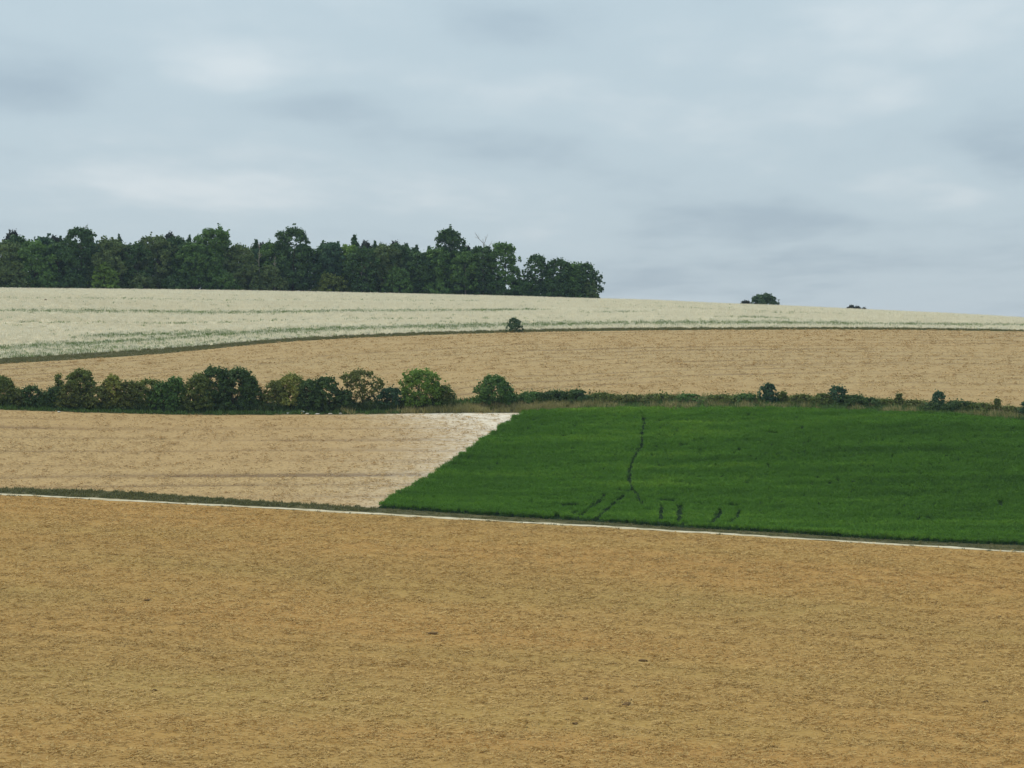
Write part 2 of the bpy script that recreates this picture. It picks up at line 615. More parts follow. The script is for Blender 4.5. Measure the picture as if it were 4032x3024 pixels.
patch_mesh('left_stubble_field', True, M_MID, 170, 90, {'chalk': chalk_amount, 'rowv': lambda X, Y: fh(X.ravel()).reshape(X.shape) - Y})
patch_mesh('green_crop_field', False, M_CROPG, 140, 70)
sheet('hedge_bank', np.linspace(-110, 110, 200), fY(K_HEDGE), fY(K_BACK), M_HEDGEG, 8)
sheet('upper_stubble_field', np.linspace(-150, 150, 200), fY(K_BACK), fY(K_BOUND), M_UP, 80, attrs={'rowv': lambda X, Y: fY(K_BOUND)(X.ravel()).reshape(X.shape) - Y})
sheet('field_margin', np.linspace(-150, 150, 200), fY(K_BOUND), fY(PALE_BASE), M_VERGE, 6)

# lines of bare soil and green weeds in the pale field, from the photograph
PALE_LINES = [  # polyline px,row ; half width m ; green ; how bare
    ([(-300, 1174), (600, 1180), (1200, 1185), (2000, 1190)], .9, .25, .8),
    ([(-300, 1224), (0, 1226), (600, 1229), (1200, 1230), (1800, 1226), (2200, 1222)], 1.3, .8, .8),
    ([(-300, 1269), (0, 1270), (400, 1273), (1000, 1268), (1600, 1258), (2250, 1256)], .9, .2, .95),
    ([(-300, 1392), (0, 1374), (300, 1358), (600, 1340), (900, 1318), (1200, 1303), (1600, 1291), (2030, 1283), (2500, 1275), (3000, 1274), (3500, 1280), (4300, 1287)], 2.3, 1.0, .72),
    ([(250, 1330), (500, 1322), (750, 1317), (1000, 1309)], 1.6, .9, .7),
    ([(2260, 1233), (2400, 1232), (2560, 1230)], 1.0, .8, .9),
    ([(2800, 1250), (3000, 1253), (3180, 1262)], 1.2, .8, .9),
    ([(2450, 1205), (2800, 1220), (3400, 1244)], .6, .4, .7),
    ([(2900, 1232), (3200, 1240)], .8, .6, .8),
]
PL = []
for pts, hw, gr, bare in PALE_LINES:
    P = np.array([unproj(p, r, 340, 600) for p, r in pts])
    PL.append((P, hw * 1.25, gr, bare))


def line_masks(X, Y):
    gap = np.zeros(X.shape)
    grn = np.zeros(X.shape)
    for k, (P, hw, gr, bare) in enumerate(PL):
        yl = np.interp(X, P[:, 0], P[:, 1])
        inside = np.clip((X - P[0, 0]) / 6, 0, 1) * np.clip((P[-1, 0] - X) / 6, 0, 1)
        w = hw * (.55 + .9 * vnoise(X, X * 0 + k * 7, 9, 40 + k))
        d = np.exp(-((Y - yl) / w) ** 2) * inside
        gap = np.maximum(gap, d * bare)
        grn = np.maximum(grn, np.exp(-((Y - yl) / (w * 1.7)) ** 2) * gr * inside)
    # the lower edge of the field is greener on the left
    px = CX + F * X / Y
    yb = np.interp(X, XT, PALE_BASE[0])
    low = np.clip(1 - (Y - yb) / 26, 0, 1) * (np.clip((1500 - px) / 1100, 0, 1) * .75 + .12)
    grn = np.maximum(grn, low * (.35 + .8 * vnoise(X / 3, Y, 2.2, 77)))
    return gap, np.clip(grn, 0, 1)


RIDGE_END = lambda X: np.interp(X, XT, K_RIDGE[0]) + 25
sheet('pale_stalk_field', np.linspace(-150, 150, 300), fY(PALE_BASE), RIDGE_END, M_PALEG, 260, attrs={'green': lambda X, Y: line_masks(X, Y)[1] * .75})


# ------------------------------------------------------------------ scatter machinery (stuff only)
def leaf_mat(name, dark, light, spec=.15, trans=.18, var='tint', rough=.75, inst=False, third=None):
    M = Mat(name)
    a = M.attr('tint')
    if inst:
        b = M.attr('itint', 'INSTANCER')
        a = M.math('ADD', M.math('MULTIPLY', a, 1 - inst), M.math('MULTIPLY', b, inst))
    st = [(0.0, dark), (1.0, light)]
    if third:
        st = [(0.0, dark), (.6, light), (1.0, third)]
    c = M.ramp(a, st)
    M.color(c)
    M.b.inputs['Roughness'].default_value = rough
    M.b.inputs['Specular IOR Level'].default_value = spec
    if trans:
        M.translucent(c, trans)
    return M.m


def scatter(name, pts, coll, itint, scale, label, cat, tilt=0.12, yaw=None, seed=1):
    r = np.random.default_rng(seed)
    n = len(pts)
    me = bpy.data.meshes.new(name)
    me.vertices.add(n)
    me.vertices.foreach_set('co', np.asarray(pts, np.float32).ravel())
    rot = np.stack([r.normal(0, tilt, n), r.normal(0, tilt, n), r.random(n) * 6.283 if yaw is None else yaw + r.normal(0, .25, n)], 1)
    a = me.attributes.new('rot', 'FLOAT_VECTOR', 'POINT'); a.data.foreach_set('vector', rot.astype(np.float32).ravel())
    a = me.attributes.new('size', 'FLOAT', 'POINT'); a.data.foreach_set('value', np.asarray(scale, np.float32))
    a = me.attributes.new('itint', 'FLOAT', 'POINT'); a.data.foreach_set('value', np.clip(itint, 0, 1).astype(np.float32))
    a = me.attributes.new('pick', 'INT', 'POINT'); a.data.foreach_set('value', r.integers(0, len(coll.objects), n).astype(np.int32))
    o = link(name, me)
    tag(o, label, cat, kind='stuff')
    ng = bpy.data.node_groups.new(name, 'GeometryNodeTree')
    ng.interface.new_socket('Geometry', in_out='INPUT', socket_type='NodeSocketGeometry')
    ng.interface.new_socket('Geometry', in_out='OUTPUT', socket_type='NodeSocketGeometry')
    gi, go = ng.nodes.new('NodeGroupInput'), ng.nodes.new('NodeGroupOutput')
    ip = ng.nodes.new('GeometryNodeInstanceOnPoints')
    ci = ng.nodes.new('GeometryNodeCollectionInfo')
    ci.inputs['Collection'].default_value = coll
    ci.inputs['Separate Children'].default_value = True
    ci.inputs['Reset Children'].default_value = True

    def na(nm, t):
        q = ng.nodes.new('GeometryNodeInputNamedAttribute')
        q.data_type = t
        q.inputs['Name'].default_value = nm
        return q.outputs['Attribute']
    ng.links.new(gi.outputs[0], ip.inputs['Points'])
    ng.links.new(ci.outputs[0], ip.inputs['Instance'])
    ip.inputs['Pick Instance'].default_value = True
    ng.links.new(na('pick', 'INT'), ip.inputs['Instance Index'])
    ng.links.new(na('rot', 'FLOAT_VECTOR'), ip.inputs['Rotation'])
    ng.links.new(na('size', 'FLOAT'), ip.inputs['Scale'])
    ng.links.new(ip.outputs[0], go.inputs[0])
    md = o.modifiers.new('scatter', 'NODES')
    md.node_group = ng
    return o


def blades(n, spread, hmin, hmax, w, lean, seed, up=1.0, flat=0.0, seg=2, lmul=1.0, zb=0.0):
    """n tapering ribbons; flat = share of them that lie down"""
    r = np.random.default_rng(seed)
    V, T, Fc = [], [], []
    for k in range(n):
        a = r.random() * 6.283
        rad = spread * math.sqrt(r.random())
        bx, by = rad * math.cos(a), rad * math.sin(a)
        h = hmin + (hmax - hmin) * r.random()
        d = r.random() * 6.283
        ux, uy = math.cos(d), math.sin(d)
        ww = w * (.7 + .6 * r.random())
        t = r.random()
        i0 = len(V)
        if r.random() < flat:
            z = r.random() * .05 + .01
            L = h * lmul
            px_, py_ = -uy * ww, ux * ww
            dz_ = r.normal(0, .05)
            V += [(bx - ux * L/2 - px_, by - uy * L/2 - py_, z), (bx - ux * L/2 + px_, by - uy * L/2 + py_, z + ww * .8),
                  (bx + ux * L/2 + px_, by + uy * L/2 + py_, z + abs(dz_) + ww * .8), (bx + ux * L/2 - px_, by + uy * L/2 - py_, z + abs(dz_))]
            T += [t] * 4
            Fc.append((i0, i0 + 1, i0 + 2, i0 + 3))
        else:
            f = r.random() * 6.283
            sx, sy = math.cos(f) * ww, math.sin(f) * ww
            ln = lean * r.random()
            for j in range(seg + 1):
                q = j / seg
                k_ = (1 - q) ** .6 if j == seg else 1 - .35 * q
                cx_, cy_, cz_ = bx + ux * ln * q * q * h, by + uy * ln * q * q * h, zb * h + h * (1 - zb) * q * (1 - .25 * ln * q) - .04 * (zb == 0)
                V += [(cx_ - sx * k_, cy_ - sy * k_, cz_), (cx_ + sx * k_, cy_ + sy * k_, cz_)]
                T += [t, t]
                if j:
                    b_ = i0 + 2 * j
                    Fc.append((b_ - 2, b_ - 1, b_ + 1, b_))
    if zb:
        for k in range(n // 2):
            a = r.random() * 6.283
            rad = spread * math.sqrt(r.random())
            bx, by = rad * math.cos(a), rad * math.sin(a)
            i0 = len(V)
            V += [(bx - .006, by, -.04), (bx + .006, by, -.04), (bx + .006, by, zb * hmax * 1.1), (bx - .006, by, zb * hmax * 1.1)]
            T += [.3] * 4
            Fc.append((i0, i0 + 1, i0 + 2, i0 + 3))
    return np.array(V), np.array(Fc), np.array(T)


def variants(name, mat, fn, k=4):
    c = bpy.data.collections.new(name)
    for i in range(k):
        V, Fc, T = fn(i)
        c.objects.link(bpy.data.objects.new(name, mesh_from(name, V, Fc, [mat], T)))
    return c


def sample_xy(n_per_m2, x0, x1, y0, y1, seed):
    r = np.random.default_rng(seed)
    n = int((x1 - x0) * (y1 - y0) * n_per_m2)
    X = x0 + (x1 - x0) * r.random(n)
    Y = y0 + (y1 - y0) * r.random(n)
    px = CX + F * X / Y
    k = np.abs(px - CX) < 2016 * 1.10
    return X[k], Y[k], r


def pts3(X, Y, dz=0.0):
    return np.stack([X, Y, H(X, Y) + dz], 1)


# --- foreground straw
M_STRAW = leaf_mat('loose straw', (.36, .222, .068), (.65, .445, .170), trans=.15, inst=.38)
M_STRAW2 = leaf_mat('bleached straw', (.36, .225, .095), (.68, .48, .225), trans=.10, inst=.25)
C_STRAW = variants('straw_tuft', M_STRAW, lambda i: blades(12, .65, .07, .17, .020, .6, 100 + i, flat=.85, lmul=2.4), 6)
X, Y, r = sample_xy(3.2, -75, 75, 108, 266, 21)
k = Y < fY(TRACK_NEAR)(X) - .5
rv = fY(TRACK_NEAR)(X) - Y + 1.2 * vnoise(X * .05, Y * 0, 1.0, 8)
k &= r.random(len(X)) < .92 - .55 * (np.sin(rv * 6.2832 / 5.2) * .5 + .5) ** 4 * (.3 + .9 * vnoise(X * .02, rv, 3.0, 6))
X, Y = X[k], Y[k]
scatter('straw_stubble', pts3(X, Y), C_STRAW, .05 + .70 * vnoise(X * .3, Y + .12 * X, 11, 9) + .3 * r.random(len(X)), .8 + .5 * r.random(len(X)),
        'golden cut straw and stubble strewn over the foreground field', 'straw', seed=31)
# --- stubble of the left field and of the upper field
C_STRAW2 = variants('stubble_tuft', M_STRAW2, lambda i: blades(12, .8, .08, .20, .026, .6, 200 + i, flat=.8, lmul=2.0), 5)
X, Y, r = sample_xy(1.2, -75, 12, 238, 312, 22)
t = (Y - fv(X)) / (fh(X) - fv(X))
k = (t > .01) & (t < .985) & (X < edgeX(np.clip(t, 0, 1)) - .4)
k &= r.random(len(X)) < .5 + .5 * vnoise(X * .03, fh(X) - Y, .9, 15)
X, Y = X[k], Y[k]
scatter('left_field_stubble', pts3(X, Y), C_STRAW2, .15 + .3 * vnoise(X * .2, Y, 3, 19) + .5 * r.random(len(X)), .8 + .5 * r.random(len(X)),
        'pale stubble left of the green crop', 'stubble', seed=32)
X, Y, r = sample_xy(.7, -105, 105, 298, 424, 23)
k = (Y > fY(K_BACK)(X) + .3) & (Y < fY(K_BOUND)(X) - .3)
k &= r.random(len(X)) < .5 + .5 * vnoise(X * .03, fY(K_BOUND)(X) - Y, 1.0, 25)
X, Y = X[k], Y[k]
scatter('upper_field_stubble', pts3(X, Y), C_STRAW2, .1 + .3 * vnoise(X * .2, Y, 3, 29) + .5 * r.random(len(X)), 1 + .5 * r.random(len(X)),
        'tan stubble between the hedge and the pale field', 'stubble', seed=33)

# --- green crop with the trampled path and the wheel marks
GAPS = [  # polyline px,row ; half width m
    ([(2522, 1622), (2533, 1640), (2537, 1662), (2529, 1690), (2528, 1735), (2529, 1750), (2512, 1772), (2492, 1805), (2480, 1850), (2478, 1885), (2486, 1915), (2510, 1945), (2530, 1985)], .26),
    ([(2385, 1945), (2345, 1980), (2285, 2028)], .22), ([(2452, 1951), (2410, 1985), (2345, 2040)], .22),
    ([(2601, 1982), (2606, 2003), (2602, 2030), (2597, 2048)], .24), ([(2670, 1987), (2678, 2008), (2674, 2035), (2668, 2052)], .24),
    ([(2838, 2003), (2834, 2022), (2800, 2056)], .22), ([(2911, 2006), (2905, 2026), (2872, 2062)], .22),
    ([(2225, 1984), (2262, 1984)], .55), ([(2430, 1928), (2462, 1930)], .5), ([(2612, 1966), (2650, 1968)], .5), ([(2870, 1986), (2895, 1988)], .5),
    ([(2256, 2012), (2262, 2022)], .35), ([(2190, 2022), (2194, 2030)], .3), ([(3938, 1968), (3942, 1990)], .22)]


def seg_dist(X, Y, P):
    d = np.full(len(X), 1e9)
    for (ax, ay), (bx, by) in zip(P[:-1], P[1:]):
        L = (bx - ax) ** 2 + (by - ay) ** 2
        t = np.clip(((X - ax) * (bx - ax) + (Y - ay) * (by - ay)) / L, 0, 1)
        d = np.minimum(d, np.hypot(X - ax - t * (bx - ax), Y - ay - t * (by - ay)))
    return d


M_CROP = leaf_mat('crop leaf', (.054, .124, .017), (.126, .268, .031), spec=.04, trans=.18, inst=.8, third=(.275, .425, .048))
C_CROP = variants('crop_tuft', M_CROP, lambda i: blades(16, .30, .52, .78, .035, 1.0, 300 + i, seg=2, zb=.48), 6)
X, Y, r = sample_xy(11, -18, 74, 228, 310, 24)
t = (Y - fv(X)) / (fh(X) - fv(X))
k = (t > .004) & (t < .995) & (X > edgeX(np.clip(t, 0, 1)) + .1 + .2 * (vnoise(X * 0, Y, 1.3, 91) - .4) + .25 * (vnoise(X * 0 + 5, Y, .5, 92) - .5))
X, Y = X[k], Y[k]
keep = np.ones(len(X), bool)
for pts, hw in GAPS:
    # the marks are seen on the crop's top, so the ground point lies a little nearer
    P = np.array([unproj(p, r_ + 14, 220, 330) for p, r_ in pts])
    keep &= seg_dist(X, Y, P) > hw * (.75 + .5 * vnoise(X, Y, 1.1, 3)) + (.05 if len(pts) > 4 else .14)
X, Y = X[keep], Y[keep]
tt = (Y - fv(X)) / (fh(X) - fv(X))
band = vnoise(X * .10 - Y * .02, Y + X * .05, 2.6, 35)
big = vnoise(X * .35, Y, 16, 36)
it = -.16 + .42 * band + .32 * big + .16 * vnoise(X * .6, Y, .75, 39) + .22 * vnoise(X * .35, Y, 1.7, 37) + .14 * r.random(len(X)) + .16 * np.exp(-((tt - .97) / .06) ** 2) + .20 * np.exp(-(((CX + F * X / Y) - 2500) / 520) ** 2) * np.clip(tt * 2, .2, 1) - .10 * np.clip(((CX + F * X / Y) - 3100) / 700, 0, 1)
scatter('green_crop', pts3(X, Y), C_CROP, it, .66 + .34 * vnoise(X * .5, Y, 1.1, 38) + .14 * r.random(len(X)),
        'dense bright green crop filling the field right of the stubble', 'crop', seed=34)

# --- pale standing stalks
M_STALK = leaf_mat('bleached stalk', (.70, .61, .42), (.94, .89, .72), trans=.15, inst=.55)
M_WEED = leaf_mat('field weed leaf', (.12, .17, .05), (.30, .37, .14), trans=.15, inst=.55)
C_STALK = variants('stalk_clump', M_STALK, lambda i: blades(16, .55, .22, .55, .034, .35, 400 + i, flat=.2), 5)
C_WEED = variants('weed_clump', M_WEED, lambda i: blades(14, .5, .2, .55, .05, .9, 450 + i), 4)
X, Y, r = sample_xy(2.8, -150, 150, 345, 592, 25)
k = (Y > fY(PALE_BASE)(X) + .2) & (Y < fY(K_RIDGE)(X) + 5)
X, Y = X[k], Y[k]
gap, grn = line_masks(X, Y)
keep = r.random(len(X)) > np.maximum(gap, grn * .62)
Xs, Ys = X[keep], Y[keep]
it = .25 + .38 * vnoise(Xs * .12, Ys, 4, 45) + .40 * r.random(len(Xs))
scatter('pale_stalks', pts3(Xs, Ys), C_STALK, it, .75 + .6 * r.random(len(Xs)), 'bleached standing stalks covering the field below the wood', 'stubble', seed=35)
kw = r.random(len(X)) < grn * .75 + .012
Xw, Yw = X[kw], Y[kw]
scatter('field_weeds', pts3(Xw, Yw), C_WEED, r.random(len(Xw)), .7 + .6 * r.random(len(Xw)), 'streaks of green weeds among the pale stalks', 'weeds', seed=36)

# --- verges, margins and the grass of the hedge bank
M_GRASS = leaf_mat('verge grass', (.075, .085, .028), (.21, .20, .075), trans=.15, inst=.55, third=(.42, .33, .17))
C_GRASS = variants('grass_tuft', M_GRASS, lambda i: blades(18, .4, .2, .5, .03, 1.0, 500 + i), 5)
X, Y, r = sample_xy(5.5, -75, 75, 225, 275, 26)
lo, hi = fY(TRACK_FAR)(X) + .5, fv(X)
k = (Y > lo) & (Y < hi)
px = CX + F * X / Y
k &= r.random(len(X)) < np.where(px < 1480, 1.0, .8)
X, Y, lo, hi = X[k], Y[k], lo[k], hi[k]
px = CX + F * X / Y
it = .12 + .35 * vnoise(X * .25, Y, 1.2, 55) + .25 * r.random(len(X)) 
scatter('verge_grass', pts3(X, Y), C_GRASS, it, np.where(px < 1480, .55 + .45 * r.random(len(X)), .28 + .3 * r.random(len(X))), 'dark rough grass along the upper side of the chalk track', 'grass', seed=37)
X, Y, r = sample_xy(5, -75, 75, 215, 268, 46)
lo = fY(TRACK_NEAR)(X)
px = CX + F * X / Y
k = (Y < lo - .05) & (Y > lo - .5) & (r.random(len(X)) < np.clip(.75 - px / 900, .16, 1))
X, Y = X[k], Y[k]
scatter('track_edge_grass', pts3(X, Y), C_GRASS, .15 + .4 * r.random(len(X)), .4 + .35 * r.random(len(X)), 'sparse grass tufts along the near edge of the chalk track', 'grass', seed=47)

X, Y, r = sample_xy(3.6, -110, 110, 345, 430, 27)
k = (Y > fY(K_BOUND)(X)) & (Y < fY(PALE_BASE)(X) + .4)
X, Y = X[k], Y[k]
px = CX + F * X / Y
it = .05 + .30 * vnoise(X * .2, Y, 2, 57) + .2 * r.random(len(X)) + .12 * (px < 1300)
scatter('margin_grass', pts3(X, Y), C_GRASS, it + .10, .45 + .45 * r.random(len(X)), 'dark grass strip between the pale field and the tan field', 'grass', seed=38)

M_DRY = leaf_mat('dry hedge grass', (.13, .14, .042), (.34, .30, .115), trans=.15, inst=.55, third=(.64, .51, .27))
C_DRY = variants('dry_grass_tuft', M_DRY, lambda i: blades(22, .45, .45, 1.0, .032, 1.1, 600 + i), 5)
M_HERB = leaf_mat('hedge herb leaf', (.055, .105, .028), (.16, .25, .06), trans=.15, inst=.55)
C_HERB = variants('herb_tuft', M_HERB, lambda i: blades(20, .45, .25, .75, .06, 1.0, 650 + i), 5)
X, Y, r = sample_xy(5, -85, 85, 284, 320, 28)
a, b = fY(K_HEDGE)(X), fY(K_BACK)(X)
k = (Y > a + .1) & (Y < b)
X, Y = X[k], Y[k]
px = CX + F * X / Y
tq = (Y - fY(K_HEDGE)(X)) / (fY(K_BACK)(X) - fY(K_HEDGE)(X))
dryness = np.interp(px, [0, 900, 1100, 1500, 1700, 2100, 2330, 2600, 3100, 3300, 3500, 4032], [.05, .1, .25, .3, .95, .9, .42, .42, .32, .25, .38, .4])
dry = vnoise(X, Y, 2.4, 61) * .45 + r.random(len(X)) * .55 < dryness * .95
green_back = (px > 1780) & (px < 2330) & (tq > .5)
dry &= ~green_back
Xd, Yd = X[dry], Y[dry]
it = .15 + .55 * vnoise(Xd * .5, Yd, 1.6, 62) + .35 * r.random(len(Xd)) - .25 * (r.random(len(Xd)) < .15) - np.interp(CX + F * Xd / Yd, [1900, 2300, 4032], [0, .05, .05])
pd = px[dry]
sc = (.6 + .6 * r.random(len(Xd))) * np.where(pd > 2100, 1.1, 1.05)
scatter('dry_hedge_grass', pts3(Xd, Yd), C_DRY, it, sc, 'tawny dry grass tussocks along the hedge bank', 'grass', seed=39)
Xg, Yg, pg, tg = X[~dry], Y[~dry], px[~dry], tq[~dry]
kk = (pg > 1500) | (r.random(len(Xg)) < .7)
Xg, Yg, pg, tg = Xg[kk], Yg[kk], pg[kk], tg[kk]
sg = (.5 + .5 * r.random(len(Xg))) * np.where((pg > 1780) & (pg < 2330) & (tg > .5), 1.45, np.where(pg > 2300, 1.2, 1.1))
scatter('hedge_herbs', pts3(Xg, Yg), C_HERB, .55 * vnoise(Xg, Yg, 1.5, 66) + .4 * r.random(len(Xg)), sg, 'green weeds and nettles at the foot of the hedge', 'weeds', seed=40)

M_UG = leaf_mat('undergrowth leaf', (.035, .062, .020), (.115, .155, .048), trans=.15, inst=.55)
C_UG = variants('undergrowth_clump', M_UG, lambda i: blades(30, .55, .5, 1.5, .085, .9, 680 + i, seg=3), 5)
X, Y, r = sample_xy(3.2, -85, 0, 284, 320, 48)
px = CX + F * X / Y
d = Y - fY(K_HEDGE)(X)
k = (d > 2.0) & (d < 6.0) & (px < 1800) & (r.random(len(X)) < np.interp(px, [0, 1500, 1800], [1, .9, .5]))
X, Y = X[k], Y[k]
scatter('hedge_undergrowth', pts3(X, Y), C_UG, .25 * vnoise(X, Y, 2.5, 67) + .75 * r.random(len(X)), (.7 + .5 * vnoise(X, Y, 3.5, 68)) * (.8 + .35 * r.random(len(X))),
        'tangled low growth filling the gaps between the hedge bushes', 'undergrowth', seed=49)

# --- bracken at the foot of the wood and along the crest to its right
M_BRACK = leaf_mat('bracken frond', (.055, .040, .022), (.13, .085, .042), trans=.08, inst=.55, third=(.26, .17, .09))
C_BRACK = variants('bracken_tuft', M_BRACK, lambda i: blades(18, .7, .4, 1.0, .06, 1.0, 700 + i), 4)
X, Y, r = sample_xy(3.5, -140, 140, 525, 585, 29)
px = CX + F * X / Y
off = Y - fY(K_RIDGE)(X)
k = ((px < 2350) & (off > 0) & (off < 5)) | ((px >= 2340) & (px < 2480) & (off > 1) & (off < 4.5)) | ((px > 3480) & (off > 14) & (off < 18))
k &= ~((px > 2480) & (px < 3480))
X, Y = X[k], Y[k]
px = CX + F * X / Y
scatter('bracken', pts3(X, Y), C_BRACK, .1 + .5 * r.random(len(X)) + .3 * (px > 2350), np.where(px > 2340, .6, .75) + .4 * r.random(len(X)), 'low brown bracken along the foot of the wood and the crest', 'bracken', seed=41)

# ------------------------------------------------------------------ trees and bushes
M_BARK = Mat('bark')
_n = M_BARK.noise(M_BARK.pos((1, 1, .25)), 6, 4, .6)
M_BARK.color(M_BARK.ramp(_n, [(.3, (.045, .036, .026)), (.7, (.13, .105, .08))]))
M_BARK = M_BARK.m
M_PALEBARK = Mat('pale bark')
_n = M_PALEBARK.noise(M_PALEBARK.pos((1, 1, .25)), 6, 4, .6)
M_PALEBARK.color(M_PALEBARK.ramp(_n, [(.3, (.20, .175, .14)), (.7, (.40, .36, .30))]))
M_PALEBARK = M_PALEBARK.m

LM = {
    'wolive': leaf_mat('olive wood leaf', (0.060, 0.100, 0.035), (0.188, 0.245, 0.083)),
    'dark': leaf_mat('dark wood leaf', (0.027, 0.064, 0.024), (0.106, 0.184, 0.055)),
    'green': leaf_mat('mid green leaf', (0.044, 0.102, 0.026), (0.169, 0.284, 0.072)),
    'olive': leaf_mat('olive leaf', (0.068, 0.099, 0.024), (0.220, 0.264, 0.066)),
    'brown': leaf_mat('browning leaf', (.075, .098, .026), (.225, .245, .068)),
    'lime': leaf_mat('lime green leaf', (0.081, 0.161, 0.024), (0.262, 0.383, 0.072)),
    'yellow': leaf_mat('yellowing leaf', (0.136, 0.166, 0.035), (0.421, 0.421, 0.107)),
    'blue': leaf_mat('blue green leaf', (0.030, 0.075, 0.040), (0.106, 0.191, 0.090)),
    'black': leaf_mat('dark hedge leaf', (.033, .068, .023), (.122, .190, .056)),
    'dusk': leaf_mat('dusky leaf', (0.029, 0.032, 0.024), (0.060, 0.069, 0.048)),
    'far': leaf_mat('crest leaf', (0.044, 0.085, 0.040), (0.121, 0.190, 0.085)),
}

PROFILES = {
    'edge': [(0, .75), (.10, .92), (.30, 1.0), (.60, 1.0), (.78, .90), (.90, .70), (1, .30)],
    'tall': [(0, .80), (.10, 1.0), (.30, 1.05), (.48, .98), (.60, .82), (.74, .86), (.88, .76), (.96, .52), (1, .22)],
    'lolly': [(0, .25), (.14, .40), (.30, .50), (.46, .75), (.62, 1.0), (.82, 1.0), (.94, .7), (1, .3)],
    'dome': [(0, 1.12), (.2, 1.12), (.5, 1.0), (.75, .85), (.92, .58), (1, .25)],
    'mound': [(0, 1.25), (.3, 1.15), (.6, .95), (.85, .68), (1, .3)],
    'upright': [(0, .8), (.15, 1.0), (.4, 1.05), (.7, 1.0), (.88, .80), (1, .40)],
    'column': [(0, .6), (.2, .9), (.5, 1.0), (.8, .8), (1, .3)],
    'cone': [(0, 1.0), (.3, .85), (.6, .55), (.85, .3), (1, .08)],
    'raised': [(0, .12), (.10, .20), (.18, .85), (.45, 1.05), (.7, .95), (.9, .68), (1, .3)],
}


